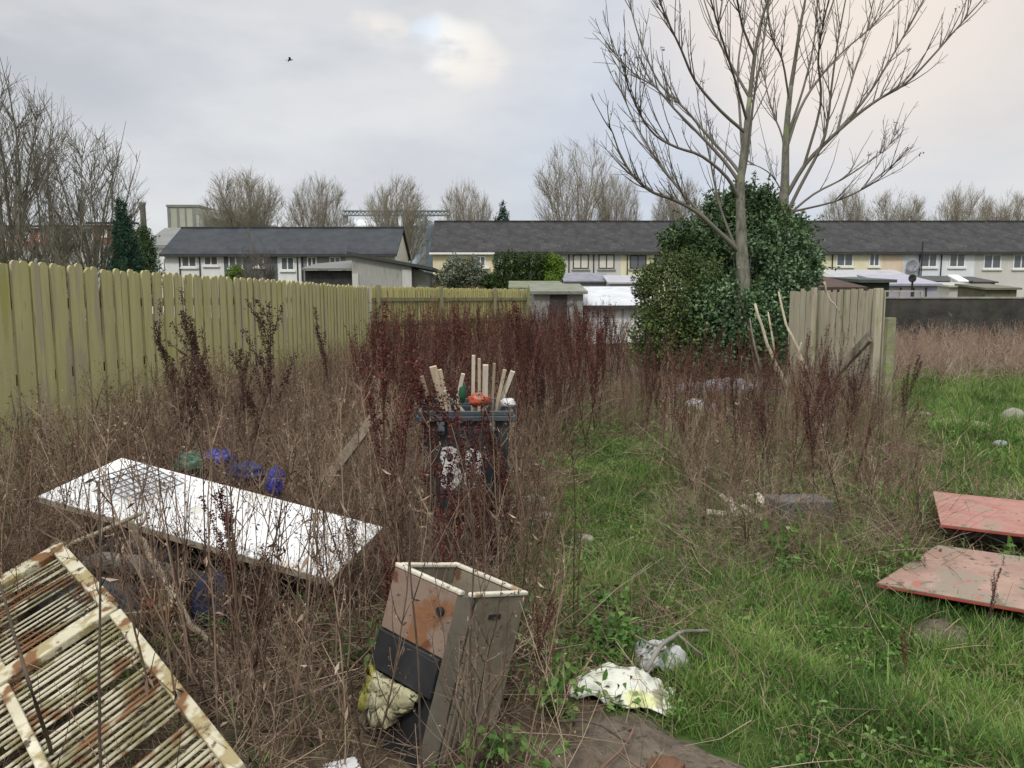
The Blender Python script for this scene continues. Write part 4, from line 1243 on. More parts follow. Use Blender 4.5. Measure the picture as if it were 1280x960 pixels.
Yt = 92.0
gfar = 'bare trees in a row behind the terraces'
protoA = bare_crown(np.random.RandomState(31), 14, 9.0, 26, .24, 10, 5, 4, .17, .0135, .05)
protoB = bare_crown(np.random.RandomState(32), 14, 9.4, 26, .22, 10, 5, 4, .17, .0135, .06)
protoC = bare_crown(np.random.RandomState(33), 19, 9.6, 28, .16, 11, 5, 4, .22, .0150, .08)
rows = [
    # px, top y, width px, label, proto
    (312, 213, 84, 'round topped bare tree standing at the left of the row over the dark terrace', 0),
    (402, 221, 74, 'bare tree with a low ivied fork, second in the row above the dark terrace', 1),
    (495, 219, 76, 'fan shaped bare tree in front of the blue conveyor', 0),
    (582, 229, 62, 'small bare tree above the left end of the long terrace roof', 1),
    (720, 178, 92, 'tallest bare tree of the row, standing above the long terrace roof', 2),
    (776, 214, 56, 'bare tree close to the right of the tallest one', 1),
    (846, 226, 56, 'bare tree seen through the lower left limbs of the big tree', 0),
    (1058, 232, 58, 'faint bare tree showing under the right limbs of the big tree', 1),
    (1131, 236, 66, 'round bare tree, first of three above the right end of the terrace', 0),
    (1197, 234, 66, 'bare tree in the middle of three above the right end of the terrace', 1),
    (1260, 240, 62, 'bare tree at the right edge of the picture above the terrace', 0),
]
made, SIZE = {}, {}
for k, (px, ty, wpx, lab, kind) in enumerate(rows):
    if kind not in SIZE:
        V_ = (protoA, protoB, protoC)[kind][1].arr()[0]
        SIZE[kind] = (np.percentile(V_[:, 2], 99.7), np.percentile(V_[:, 0], 98.5)-np.percentile(V_[:, 0], 1.5))
    h0, w0 = SIZE[kind]
    top = at(px, ty, Yt).z; wid = wpx*Yt/F
    sc = (wid/w0, wid/w0, top/h0)
    c = at(px, 372, Yt)
    if kind not in made:
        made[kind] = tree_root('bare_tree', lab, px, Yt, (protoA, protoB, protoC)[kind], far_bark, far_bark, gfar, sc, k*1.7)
    else:
        copy_thing(made[kind], lab, (c.x, Yt+(k % 3)*1.5, 0), k*1.7, sc)
# thin tree standing between garden and dark terrace
cp = bare_crown(np.random.RandomState(36), 7.2, 3.0, 8, .12, 9, 5, 3, .08, .013, .14)
t_ = tree_root('bare_sapling', 'thin brown bare sapling in front of the dark terrace', 318, 44, cp, bark_d, bark_d)
t_.scale = (1, 1, at(318, 277, 44).z/7.2)

# left group of trees
g3 = 'bare trees beyond the left fence'
Yl = 36.0
def left_tree(label, px, ty, wpx, seed, limbs, Y, r=.2, up=.08, lean=0):
    h, w_m = at(px, ty, Y).z, wpx*Y/F
    cp_ = bare_crown(np.random.RandomState(seed), h, w_m, limbs, .12, 10, 5, 3, r, .011, up, lean)
    V_ = cp_[1].arr()[0]
    sx_ = w_m/(np.percentile(V_[:, 0], 98.5)-np.percentile(V_[:, 0], 1.5)); sz_ = h/np.percentile(V_[:, 2], 99.7)
    return tree_root('bare_tree', label, px, Y, cp_, bark_l, bark_l, g3, (sx_, sx_, sz_))
left_tree('large bare tree at the left edge, tallest beyond the fence', 14, 86, 150, 41, 15, Yl, .20)
left_tree('bare tree just right of the largest one beyond the left fence', 62, 104, 90, 42, 12, Yl+3, .16)
left_tree('lower spreading bare tree left of the dark conifer', 122, 163, 104, 43, 13, Yl+5, .17)
left_tree('small bare tree between the brick houses and the fence', 96, 226, 60, 44, 9, Yl-3, .08)
left_tree('low twiggy bare tree in front of the red brick house', 44, 228, 70, 45, 9, Yl-2, .08)

leaf_dark = plant_mat('holly_leaves', [(.05, (0.020, 0.045, 0.018)), (.45, (0.053, 0.106, 0.040)), (.75, (0.100, 0.175, 0.069)), (1, (0.188, 0.263, 0.119))], .42, .12, spec=.4)
leaf_ivy = plant_mat('ivy_leaves', [(.05, (0.018, 0.039, 0.014)), (.5, (0.049, 0.096, 0.033)), (.8, (0.088, 0.153, 0.052)), (1, (0.156, 0.221, 0.078))], .5, .12, spec=.3)
leaf_yel = plant_mat('privet_leaves', [(.05, (.026, .045, .012)), (.5, (.068, .105, .028)), (.8, (.115, .155, .042)), (1, (.18, .21, .07))], .6, .15, spec=.3)
leaf_con = plant_mat('conifer_needles', [(.05, (.012, .035, .022)), (.5, (.022, .062, .036)), (1, (.045, .10, .055))], .7, .05)
leaf_hedge = plant_mat('hedge_leaves', [(.05, (.018, .034, .010)), (.5, (.036, .066, .016)), (1, (.07, .11, .028))], .7, .1)
leaf_lime = plant_mat('bright_hedge_leaves', [(.05, (.06, .11, .012)), (.5, (.11, .19, .02)), (1, (.17, .26, .05))], .7, .15)
leaf_grey = plant_mat('grey_green_leaves', [(.05, (.07, .085, .055)), (.5, (.13, .15, .10)), (1, (.20, .22, .16))], .8, .1)

def shrub(name, label, cat, ells, n, size, m, seed, group=None, stems=6, asp=.5, shell=.4, stem_m=None, wood=True):
    """ells in pixels: (px, py, Y, rx_px, ry_px, depth m)"""
    rs = np.random.RandomState(seed); L = []
    for px, py, Y, rx, ry, dp in ells:
        c = at(px, py, Y); k = Y/F
        L.append(((c.x, c.y, c.z), (rx*k, dp, ry*k)))
    cx = np.mean([e[0][0] for e in L]); cy = np.mean([e[0][1] for e in L])
    L = [((e[0][0]-cx, e[0][1]-cy, e[0][2]), e[1]) for e in L]
    root = empty(name, (cx, cy, 0), label, cat, group)
    V, Q, A = leaf_cloud(L, n, size, rs, shell=shell, asp=asp).arr()
    Q = Q[V[Q][:, :, 2].min(1) > -.02]
    np_mesh('foliage', V, Q, A, m, root)
    if wood:
        st = Plant()
        for e in L:
            for _ in range(stems):
                a = rs.uniform(0, 6.28); tgt = np.array(e[0])+rnd_dir(rs, 1)[0]*np.array(e[1])*.75
                b = np.array((rs.normal(0, .12), rs.normal(0, .12), -.1))
                mid = (b+tgt)/2+rs.normal(0, .12, 3)
                st.tube(np.array([b, b*.6+mid*.4, mid, mid*.4+tgt*.6, tgt]), .035, .008, .3, sides=4)
        st.build('stems', bark_d, root)
    return root
shrub('holly_bush', 'dark glossy evergreen bush right of the pale trunk, topping the grey fence panel', 'bush',
      [(938, 368, 16.2, 54, 50, .85), (972, 330, 16.0, 46, 46, .85), (905, 402, 14.9, 58, 44, 1.0), (950, 412, 15.0, 52, 50, .9), (985, 335, 16.2, 34, 40, .7), (975, 372, 15.1, 36, 40, .6), (890, 378, 15.1, 30, 30, .5), (1005, 318, 16, 18, 22, .4), (1012, 345, 15.9, 12, 26, .4), (985, 295, 16.1, 16, 16, .35), (955, 440, 14.7, 40, 34, .6), (890, 442, 14.6, 42, 30, .6), (930, 310, 15.7, 22, 16, .4)], 24000, .088, leaf_dark, 51)
shrub('ivy_thicket', 'dark ivy clad thicket behind the pale trunk, highest of the evergreens', 'bush',
      [(905, 300, 17.2, 60, 40, 1.0), (940, 265, 17.3, 34, 30, .8), (878, 325, 16.9, 40, 30, .8), (955, 300, 17.5, 44, 44, .9), (905, 262, 17.3, 24, 20, .6), (845, 300, 16.9, 22, 18, .4), (925, 244, 17.3, 14, 14, .3), (955, 250, 17.3, 10, 14, .3), (985, 290, 17.4, 24, 26, .5)], 22000, .09, leaf_ivy, 52)
shrub('privet_bush', 'yellow green leafy bush at the left foot of the evergreens', 'bush',
      [(806, 440, 14.8, 22, 22, .5), (880, 455, 14.6, 34, 24, .5), (835, 360, 15.4, 38, 30, .7), (850, 395, 15.2, 46, 40, .8), (828, 425, 14.9, 34, 30, .7), (868, 430, 14.9, 40, 36, .7), (812, 345, 15.6, 18, 14, .5), (802, 362, 15.5, 12, 10, .3), (880, 345, 15.2, 22, 26, .4), (845, 330, 15.5, 24, 16, .4), (810, 400, 15.1, 16, 14, .4)], 18000, .068, leaf_yel, 53)
# far evergreens
shrub('conifer', 'tall narrow blue green conifer behind the left fence', 'conifer', [(151, 260, 33, 5, 15, .2), (153, 280, 33, 9, 24, .35), (156, 302, 33, 13, 28, .5), (159, 328, 33, 17, 30, .6), (160, 355, 33, 19, 36, .7)], 15000, .10, leaf_con, 54, 'conifers behind the left fence', 3, .35)
shrub('conifer', 'shorter darker conifer touching the tall one on its right', 'conifer', [(178, 294, 35, 6, 14, .25), (181, 314, 35, 12, 24, .45), (183, 342, 35, 16, 36, .6)], 8000, .11, leaf_ivy, 55, 'conifers behind the left fence', 3, .4)
shrub('fir_tree', 'small blue green fir rising behind the ridge of the long terrace', 'fir', [(628, 262, 84, 3, 7, .4), (628, 275, 84, 8, 9, .9), (629, 300, 84, 11, 24, 1.1)], 2200, .30, leaf_con, 56, None, 3, .35)
shrub('hedge', 'clipped dark green hedge in front of the pale grey house', 'hedge', [(x_, y_, 38, 10, 11, .5) for x_ in (626, 639, 652, 665, 677) for y_ in (328, 343, 356)], 15000, .10, leaf_hedge, 57, None, 2)
shrub('hedge', 'bright lime green end of hedge right of the dark clipped one', 'hedge', [(687, 329, 38.2, 11, 10, .6), (697, 334, 38.2, 9, 12, .6), (690, 345, 37.9, 13, 13, .7)], 6500, .11, leaf_lime, 58, None, 3)
shrub('garden_shrub', 'grey green feathery shrub before the cream end house', 'shrub', [(578, 338, 44.2, 24, 14, 1.0), (565, 347, 43.8, 18, 12, .9), (598, 348, 43.9, 18, 8, .8)], 5000, .16, leaf_grey, 59)
shrub('garden_shrub', 'low olive green shrub at the right end of the cream garden wall', 'shrub', [(615, 352, 43.5, 14, 8, .7), (700, 356, 31.5, 14, 6, .6)][:1], 2200, .13, leaf_hedge, 60)
shrub('garden_shrub', 'small bright green shrub in front of the dark slate house', 'shrub', [(295, 342, 48, 9, 8, .6)], 1600, .13, leaf_lime, 61)

# ------------------------------------------------------------------ dumped rubbish
def on(x, y, z=0): return Vector((x, y, gz(x, y)+z))
cream_rust = mat('cream_paint_rust', (.42, .39, .27), (.58, .54, .42), 4, .7, .3, 50, spots=[((.30, .25, .13), 9, .48), ((.17, .085, .035), 7, .535), ((.08, .06, .04), 20, .62)])
slat_m = mat('cream_slats_rust', (.36, .33, .22), (.54, .50, .38), 5, .7, .3, 50, spots=[((.24, .22, .12), 8, .50), ((.19, .10, .045), 7, .53), ((.07, .05, .035), 22, .61)])
# slatted panel, broken in two lengths, lying on the heap
def V3(*a): return Vector(a)
U1, J, E2 = atz(73, 688, .50), atz(140, 762, .44), atz(300, 968, .26)
Wd = V3(-.62, -.68, -.36).normalized()*.78
root = empty('slatted_panel', (J.x, J.y, 0), 'rust stained cream slatted panel broken across and propped in the weeds', 'slatted panel')
lo_ = (J.x, J.y, 0)
def slats(parent, P, Q, pitch, sw, skip, rs):
    d = (Q-P); L = d.length; d = d/L; n = d.cross(Wd).normalized()
    mb = MB(); k = int(L/pitch)
    for i in range(k):
        s = (i+.5)*pitch
        if i in skip: continue
        a = P+d*s+n*rs.normal(0, .003); b = a+Wd*(1 if rs.rand() > .07 else rs.uniform(.5, .95))+n*rs.normal(0, .003)
        mb.bar(a, b, sw, .007, n+d*(.45+rs.normal(0, .05)))
    return loc0(mb.build('slats', slat_m, parent, .002, loc=lo_))
rs_ = np.random.RandomState(5)
d1 = (J-U1).normalized(); d2 = (E2-J).normalized()
n1_ = d1.cross(Wd).normalized(); n2_ = d2.cross(Wd).normalized()
if n1_.z < 0: n1_ = -n1_
if n2_.z < 0: n2_ = -n2_
slats(root, U1+d1*.06, J-d1*.02, .0345, .025, (9,), rs_)
slats(root, J+d2*.06, E2, .0285, .021, (11, 23, 24), rs_)
fr = MB()
fr.bar(U1-Wd*.01, U1+Wd, .09, .035, n1_)                    # broad top rail
fr.bar(U1+n1_*.012, J+n1_*.012, .055, .045, n1_)            # far side rail
fr.bar(J+d2*.02+n2_*.02-Wd*.015, J+d2*.02+Wd+n2_*.02, .075, .035, n2_)  # joint rail
fr.bar(J+d2*.06+n2_*.006, E2+n2_*.006, .045, .045, n2_)
fr.bar(U1+Wd*.5+n1_*.012, J+Wd*.5+n1_*.012, .03, .025, n1_)
fr.bar(J+d2*.06+Wd*.52+n2_*.012, E2+Wd*.52+n2_*.012, .035, .03, n2_)
fr.bar(U1+Wd, J+Wd, .05, .045, n1_).bar(J+d2*.06+Wd, E2+Wd, .05, .045, n2_)
fr.bar(E2, E2+Wd, .06, .035, n2_)
loc0(fr.build('frame', cream_rust, root, .006, loc=lo_))

# white door lying on the heap
dv = [Vector(p) for p in ((-2.353, 4.500, .691), (-2.513, 3.935, .604), (-.8705, 3.515, .305), (-.7103, 4.080, .392))]
door_m = mat('white_gloss_door', (.62, .62, .605), (.74, .74, .73), 2, .35, .05, 30, spots=[((.50, .44, .34), 2.6, .64), ((.10, .09, .07), 30, .655), ((.16, .14, .11), 55, .66), ((.55, .53, .47), 5, .60)], spec=.4)
door_e = mat('bare_door_edge', (.35, .30, .23), (.48, .43, .34), 8, .8)
root = empty('white_door', dv[0], 'dirty white door lying tilted across the rubbish heap', 'door')
lo_ = tuple(dv[0])
loc0(MB().slab([dv[0], dv[1], dv[2], dv[3]], .010).build('face', door_m, root, .003, loc=lo_))
nrm = (dv[1]-dv[0]).cross(dv[3]-dv[0]).normalized()
if nrm.z < 0: nrm = -nrm
core = [p-nrm*.0105 for p in dv]; cen = sum(core, Vector())/4
core = [p+(cen-p)*.006 for p in core]
loc0(MB().slab(core, .03).build('core', door_e, root, .002, loc=lo_))
# wire rack lying on it
ru, rv = (dv[3]-dv[0]).normalized(), (dv[1]-dv[0]).normalized()
base_ = dv[0]+ru*.22+rv*.06+nrm*.035
wires = MB()
wm_ = mat('grey_wire', (.16, .17, .18), (.26, .27, .28), 9, .5, metal=.4)
qa, qb = (ru*.92+rv*.28).normalized(), (rv*.95-ru*.25).normalized()
for k in range(9):
    wires.bar(base_+qb*(.04*k), base_+qb*(.04*k)+qa*.36+nrm*.006, .006, .006, nrm)
for k in range(7):
    wires.bar(base_+qa*(.06*k)+nrm*.007, base_+qa*(.06*k)+qb*.32+nrm*.007, .006, .006, nrm)
o = wires.build('wire_rack', wm_, None, loc=tuple(base_))
tag(o, 'small grey wire rack lying on the white door', 'wire rack')

# open topped appliance casing
def rotm(a, b, c):
    return Matrix.Rotation(a, 3, 'Z') @ Matrix.Rotation(b, 3, 'Y') @ Matrix.Rotation(c, 3, 'X')
M_ = rotm(-.7104, .0711, -.2723); w_, d_, h_ = .379, .347, .66
root = empty('appliance_casing', (-.304, 2.45, -.01), 'open topped rusty beige appliance casing leaning in the weeds', 'appliance')
root.rotation_euler = M_.to_euler()
grey_side = mat('grey_beige_side', (.16, .136, .10), (.245, .212, .16), 3, .6, .2, 40, spots=[((.14, .12, .085), 6, .55), ((.13, .07, .035), 16, .63)])
brown_face = mat('rust_brown_face', (.19, .138, .108), (.26, .195, .155), 4, .6, .2, 40, spots=[((.20, .10, .05), 4, .50), ((.13, .055, .03), 10, .58), ((.10, .08, .06), 26, .64)])
rim_m = mat('cream_rim', (.46, .42, .33), (.64, .60, .50), 5, .6, .1, 40, spots=[((.30, .21, .11), 9, .57), ((.12, .08, .05), 22, .63)])
black_m = mat('black_panel', (.016, .017, .019), (.035, .036, .038), 5, .35, .1, 30, spec=.4)
foam_m = mat('yellowed_insulation', (.33, .31, .17), (.47, .45, .30), 9, .95, 1.0, 60, (1, 1, .3), spots=[((.27, .25, .06), 7, .54), ((.12, .10, .06), 20, .60)])
T = .018
# local: x from -w to 0 across the brown front (y=0), right side at x=0 runs back to y=d
MB().box(-w_, -.045, 0, T, h_*.62, h_-.022).build('front_panel', brown_face, root, .004)
MB().hexa([(-.045, 0, 0), (0, .045, 0), (-.012, .058, 0), (-.058, .012, 0), (-.045, 0, h_-.022), (0, .045, h_-.022), (-.012, .058, h_-.022), (-.058, .012, h_-.022)]).build('corner_panel', mat('dark_corner', (.095, .083, .065), (.15, .133, .105), 4, .6, .2), root, .002)
sd_ = MB().box(-T, 0, .060, d_, h_*.0, h_-.022)
sd_.build('side_panel', grey_side, root, .003)
MB().box(-w_+.002, -T-.002, d_-T, d_-.001, 0, h_-.022).build('back_panel', grey_side, root, .003)
MB().box(-w_, -w_+T, T+.002, d_-T-.002, .0, h_-.022).build('far_side_panel', grey_side, root, .003)
rb = MB()
rz_ = h_-.020
rb.box(-w_-.004, -.03, -.004, .022, rz_, rz_+.016).box(-.02, .006, .024, d_+.004, rz_+.001, rz_+.017).box(-w_-.004, -.022, d_-.022, d_+.004, rz_+.002, rz_+.018).box(-w_-.003, -w_+.024, .024, d_-.024, rz_+.0005, rz_+.0165)
rb.build('rim', rim_m, root, .005)
MB().box(-w_+.005, -.05, -.012, .02, h_*.40, h_*.615).build('black_panel', black_m, root, .004)
rs_ = np.random.RandomState(8)
fo = MB(); vs, fs = [], []
nx_, nz_ = 12, 14
for i in range(nx_):
    for j in range(nz_):
        u, v = i/(nx_-1), j/(nz_-1)
        zb = h_*.39-v*(.07+.09*abs(math.sin(2.3*u+.5))+.018*math.sin(17*u)+rs_.normal(0, .004))
        vs.append((-w_+.01+u*(w_-.11)*(1-.35*v), .004-.012*math.sin(math.pi*u)+rs_.normal(0, .007), zb))
for i in range(nx_-1):
    for j in range(nz_-1):
        fs.append((i*nz_+j, (i+1)*nz_+j, (i+1)*nz_+j+1, i*nz_+j+1))
o = fo.add(vs, fs).build('insulation', foam_m, root, smooth=True); md = o.modifiers.new('s', 'SOLIDIFY'); md.thickness = .03
MB().box(-w_+.02, -.06, .03, .05, .0, h_*.40).build('inner_panel', black_m, root)
MB().box(0.0005, .003, .145, .215, h_*.845, h_*.872).build('handle_slot', black_m, root, .001)
MB().tube([(-.10, -.001, h_*.85), (-.10, -.014, h_*.85)], .017, 14).build('knob', black_m, root, .002)
ribs = MB()
for k, yy in enumerate((.075, .105, .145, .185)): ribs.box(.0005, .007, yy, yy+.014, .02, h_*(.62-.06*k))
ribs.build('side_ribs', grey_side, root, .002)

def lump(name, label, cat, c, r, m, seed, amp=.22, fr_=3.0, group=None, flat=.0, nu=36, nv=20, parent=None, rz=0):
    """crumpled bag, stone or clod: a closed bumpy body"""
    rs = np.random.RandomState(seed); ks = rs.normal(0, fr_, (9, 3)); ph = rs.uniform(0, 6.28, 9)
    vs, fs = [], []
    for j in range(nv+1):
        th = math.pi*j/nv
        for i in range(nu):
            a = 2*math.pi*i/nu
            d = np.array((math.sin(th)*math.cos(a), math.sin(th)*math.sin(a), math.cos(th)))
            n_ = np.abs(np.sin(ks@d+ph)).mean()-.62
            k = 1+amp*2*n_
            p = d*np.array(r)*k
            if flat and p[2] < -r[2]*flat: p[2] = -r[2]*flat
            vs.append(tuple(p))
    for j in range(nv):
        for i in range(nu):
            i2 = (i+1) % nu
            fs.append((j*nu+i, (j+1)*nu+i, (j+1)*nu+i2, j*nu+i2))
    o = MB().add(vs, fs).build(name, m, parent, smooth=True)
    o.location = c; o.rotation_euler = (0, 0, rz)
    return tag(o, label, cat, group) if label else o

def sheet(name, label, cat, c, a, b, m, seed, amp=.05, thick=.006, n=34, hump=.06, group=None, ragged=.12):
    """crumpled sheet lying on the ground: half-axes a and b (vectors), ragged outline, real thickness"""
    rs = np.random.RandomState(seed); ks = rs.normal(0, 4.5, (12, 2)); ph = rs.uniform(0, 6.28, 12)
    a, b = Vector(a), Vector(b); c = Vector(c)
    vs, fs = [], []
    for i in range(n):
        for j in range(n):
            u, v = -1+2*i/(n-1), -1+2*j/(n-1)
            rr = max(abs(u), abs(v)); ang = math.atan2(v, u)
            k = 1 if rr == 0 else (1-(1-rr/math.hypot(u, v))*.7)
            e = 1+ragged*(math.sin(3*ang+seed)+.7*math.sin(7*ang+2*seed)+.5*math.sin(13*ang))
            hh = amp*(np.abs(np.sin(ks@np.array((u, v))+ph)).mean()-.5)*2+hump*(1-rr**2)+.015
            p = a*(u*k*e)+b*(v*k*e)
            vs.append((p.x, p.y, p.z+max(hh, .006)+gz(c.x+p.x, c.y+p.y)-gz(c.x, c.y)))
    for i in range(n-1):
        for j in range(n-1):
            fs.append((i*n+j, (i+1)*n+j, (i+1)*n+j+1, i*n+j+1))
    o = MB().add(vs, fs).build(name, m, smooth=True)
    md = o.modifiers.new('s', 'SOLIDIFY'); md.thickness = thick
    o.location = c
    return tag(o, label, cat, group)

black_bag = mat('black_plastic', (.012, .012, .014), (.03, .03, .033), 6, .3, .4, 22, spec=.5)
lump('refuse_bag', 'black refuse bag under the left part of the white door', 'bag', on(-2.0, 4.05, .25), (.34, .28, .27), black_bag, 61, .25)
lump('refuse_bag', 'black refuse bag under the right part of the white door', 'bag', on(-1.25, 4.0, .13), (.38, .27, .17), black_bag, 62, .25)
lump('refuse_bag', 'dark bag half hidden behind the slatted panel', 'bag', on(-2.0, 3.45, .10), (.3, .2, .16), black_bag, 63, .25)
grey_carpet = mat('grey_carpet', (.13, .12, .105), (.21, .20, .18), 9, .95, .8, 60)
c_ = [atz(100, 707, .30), atz(130, 702, .33), atz(165, 706, .32), atz(205, 716, .28), atz(250, 724, .2), atz(275, 745, .12)]
o = MB().tube(c_, [.04, .05, .052, .05, .045, .03], 12).build('carpet_roll', grey_carpet, None, smooth=True)
tag(o, 'grey rolled strip of carpet sagging below the white door', 'carpet roll')
def branch(label, pts, r0, r1, m, cat='branch', group=None, forks=(), name='fallen_branch'):
    pts = [Vector(p) for p in pts]; n = len(pts)
    b = MB(); P = np.array([tuple(p) for p in pts])
    u = np.linspace(0, n-1, 4*(n-1)+1); i = np.minimum(u.astype(int), n-2); f = (u-i)[:, None]
    Pm = np.vstack([2*P[0]-P[1], P, 2*P[-1]-P[-2]]); a, q, c, d = Pm[i], Pm[i+1], Pm[i+2], Pm[i+3]
    Ls = .5*((2*q)+(c-a)*f+(2*a-5*q+4*c-d)*f**2+(3*q-a-3*c+d)*f**3)
    Ls = Ls+np.random.RandomState(len(label)).normal(0, r0*.18, Ls.shape)
    k = len(Ls)
    b.tube([tuple(p) for p in Ls], [r0+(r1-r0)*j/(k-1) for j in range(k)], 8)
    for ti, tip, fr0 in forks:
        s = Vector(Ls[int(ti*(k-1))]); tip = Vector(tip); mid = (s+tip)/2+Vector((.01, .0, -.015))
        b.tube([s, mid, tip], [fr0, fr0*.8, fr0*.5], 7)
    o = b.build(name, m, None, smooth=True, loc=tuple(pts[0]))
    return tag(o, label, cat, group)
pale_bark = mat('pale_dead_wood', (.25, .21, .15), (.38, .33, .25), 9, .9, .5, 50, spots=((.14, .11, .08), 12, .62))
bone_bark = mat('stripped_wood', (.38, .33, .23), (.52, .46, .34), 9, .9, .4, 50, spots=((.24, .18, .11), 9, .62))
grey_bark = mat('grey_dead_wood', (.15, .14, .12), (.25, .235, .20), 9, .9, .5, 50)
branch('long curved pale branch hanging from the door down to the ground', [atz(158, 648, .62), atz(185, 690, .45), atz(218, 745, .28), atz(248, 790, .14), atz(303, 832, .02)], .021, .010, pale_bark, forks=((.12, atz(185, 640, .62), .010),))
branch('crooked grey stick lying against the left edge of the door', [atz(90, 680, .50), atz(130, 662, .58), atz(178, 641, .66)], .013, .010, pale_bark)
# broken tray with red and blue scraps
root = empty('broken_tray', on(-1.74, 3.42, .13), 'small rusty broken tray beside the slatted panel', 'tray', rz=.5)
tray_m = mat('rusty_tray', (.34, .27, .16), (.46, .38, .25), 7, .8, .3, 40, spots=((.20, .09, .04), 8, .52))
root.rotation_euler = (.25, .12, .5)
MB().box(-.13, .13, -.09, .09, 0, .012).build('base', tray_m, root, .003)
for a in ((-.13, .13, -.09, -.078, .0125, .07), (-.13, .13, .078, .09, .0125, .07), (-.13, -.118, -.0775, .0775, .0125, .06), (.118, .13, -.0775, .0775, .0125, .075)):
    MB().box(*a).build('rim', tray_m, root, .003)
plast = lambda n, c: mat(n, tuple(v*.8 for v in c), c, 5, .4, .1, spec=.4)
lump('plastic_scrap', 'scrap of red plastic on the rusty tray', 'scrap', atz(183, 754, .22), (.045, .03, .022), plast('red_plastic', (.45, .05, .03)), 71, .2, nu=18, nv=10)
lump('plastic_scrap', 'scrap of light blue plastic beside the red one', 'scrap', atz(160, 749, .23), (.03, .03, .035), plast('sky_plastic', (.16, .30, .42)), 72, .2, nu=18, nv=10)
navy = mat('navy_cloth', (.012, .018, .045), (.03, .04, .085), 7, .9, .6, 50, spots=((.55, .56, .58), 30, .70))
lump('navy_garment', 'dark navy garment with pale flecks hanging below the door', 'garment', atz(268, 760, .16), (.10, .09, .19), navy, 73, .25, 3.5)
blue_pl = mat('bright_blue_plastic', (.018, .026, .20), (.035, .05, .34), 6, .4, .4, 25, spec=.4)
lump('blue_bag', 'bright blue plastic bag behind the top edge of the white door', 'bag', atz(272, 573, .52), (.12, .08, .06), blue_pl, 74, .5, 5)
lump('blue_bag', 'small blue plastic bag in the weeds right of the bright blue one', 'bag', atz(345, 603, .42), (.06, .06, .10), blue_pl, 75, .5, 5)
lump('blue_bag', 'crumpled dark blue bag between the two brighter blue ones', 'bag', atz(306, 592, .46), (.13, .09, .08), mat('dark_blue_plastic', (.02, .025, .09), (.04, .05, .15), 6, .4, .4, 25), 76, .5, 5)
lump('green_bag', 'dull green bag touching the bright blue one behind the door', 'bag', atz(240, 580, .50), (.11, .08, .08), mat('green_plastic', (.03, .09, .06), (.06, .15, .10), 6, .4, .4, 25), 77, .5, 5)
p, q = atz(384, 632, .28), at(470, 519, 5.15)
o = MB().bar(p, q, .075, .028, (.3, -.5, 1)).build('timber_plank', mat('brown_plank', (.14, .115, .085), (.25, .21, .15), 4, .9, .5, 40, (8, 2, 2)), None, .004, loc=tuple(p))
tag(o, 'brown plank leaning up through the weeds left of the bin', 'plank')
o = MB().box(-.06, .06, -.045, .045, -.02, .07).build('white_block', mat('chalky_block', (.55, .56, .56), (.68, .68, .67), 8, .9, .5), None, .01)
o.location = on(-.585, 2.44); o.rotation_euler = (.1, .05, .5); tag(o, 'small chalky white block on the ground left of the appliance casing', 'block')

# wheelie bin
bin_m = mat('dark_grey_bin', (.022, .026, .031), (.040, .047, .055), 4, .5, .15, 40, spots=((.085, .085, .08), 14, .66), spec=.4)
rim_b = mat('bin_rim', (.038, .047, .056), (.065, .078, .09), 4, .45, .1, 40, spec=.4)
bx_, by_ = -.29, 4.78
root = empty('wheelie_bin', on(bx_, by_), 'dark grey wheelie bin full of broken timber among the weeds', 'bin')
root.rotation_euler = (0, 0, .05)
tw_, bw_, td, bd = .265, .215, .30, .22
b = MB()
def ringz(hw, hd0, hd1, z): return [(-hw, -hd0, z), (hw, -hd0, z), (hw, hd1, z), (-hw, hd1, z)]
o1, o2 = ringz(bw_, bd, bd, .06), ringz(tw_, td, .26, .97)
i1, i2 = ringz(bw_-.012, bd-.012, bd-.012, .075), ringz(tw_-.012, td-.012, .248, .97)
v = o1+o2+i1+i2
b.add(v, [(3, 2, 1, 0), (0, 1, 5, 4), (1, 2, 6, 5), (2, 3, 7, 6), (3, 0, 4, 7), (8, 9, 10, 11), (8, 12, 13, 9), (9, 13, 14, 10), (10, 14, 15, 11), (11, 15, 12, 8), (4, 5, 13, 12), (5, 6, 14, 13), (6, 7, 15, 14), (7, 4, 12, 15)])
b.build('body', bin_m, root, .006)
r = MB()
for z0, z1, g in ((.955, .985, .028), (.987, 1.015, .018)):
    for a in ((-tw_-g, tw_+g, -td-g, -td+.002-.003*(g < .02)), (-tw_-g, tw_+g, .262, .26+g)):
        r.box(a[0], a[1], a[2], a[3], z0, z1)
    r.box(-tw_-g, -tw_-.001, -td+.004, .26, z0+.001, z1-.001).box(tw_+.001, tw_+g, -td+.004, .26, z0+.001, z1-.001)
r.build('rim', rim_b, root, .004)
for s in (-1, 1):
    MB().hexa([(s*.15-.025, -td-.045, .90), (s*.15+.025, -td-.045, .90), (s*.15+.025, -td+.004, .86), (s*.15-.025, -td+.004, .86), (s*.15-.025, -td-.03, .953), (s*.15+.025, -td-.03, .953), (s*.15+.025, -td+.004, .953), (s*.15-.025, -td+.004, .953)]).build('bracket', rim_b, root, .003)
    wl = MB().tube([(s*.19, .22, .10), (s*.245, .22, .10)], .10, 18).build('wheel', black_m, root, .006)
MB().tube([(-.2, .31, .97), (-.2, .335, .97), (.2, .335, .97), (.2, .31, .97)], .014, 8).build('handle', rim_b, root)
# lid thrown back behind
MB().hexa([(-.28, .30, .42), (.28, .30, .42), (.28, .325, .42), (-.28, .325, .42), (-.28, .345, .95), (.28, .345, .95), (.28, .37, .95), (-.28, .37, .95)]).build('lid', rim_b, root, .01)
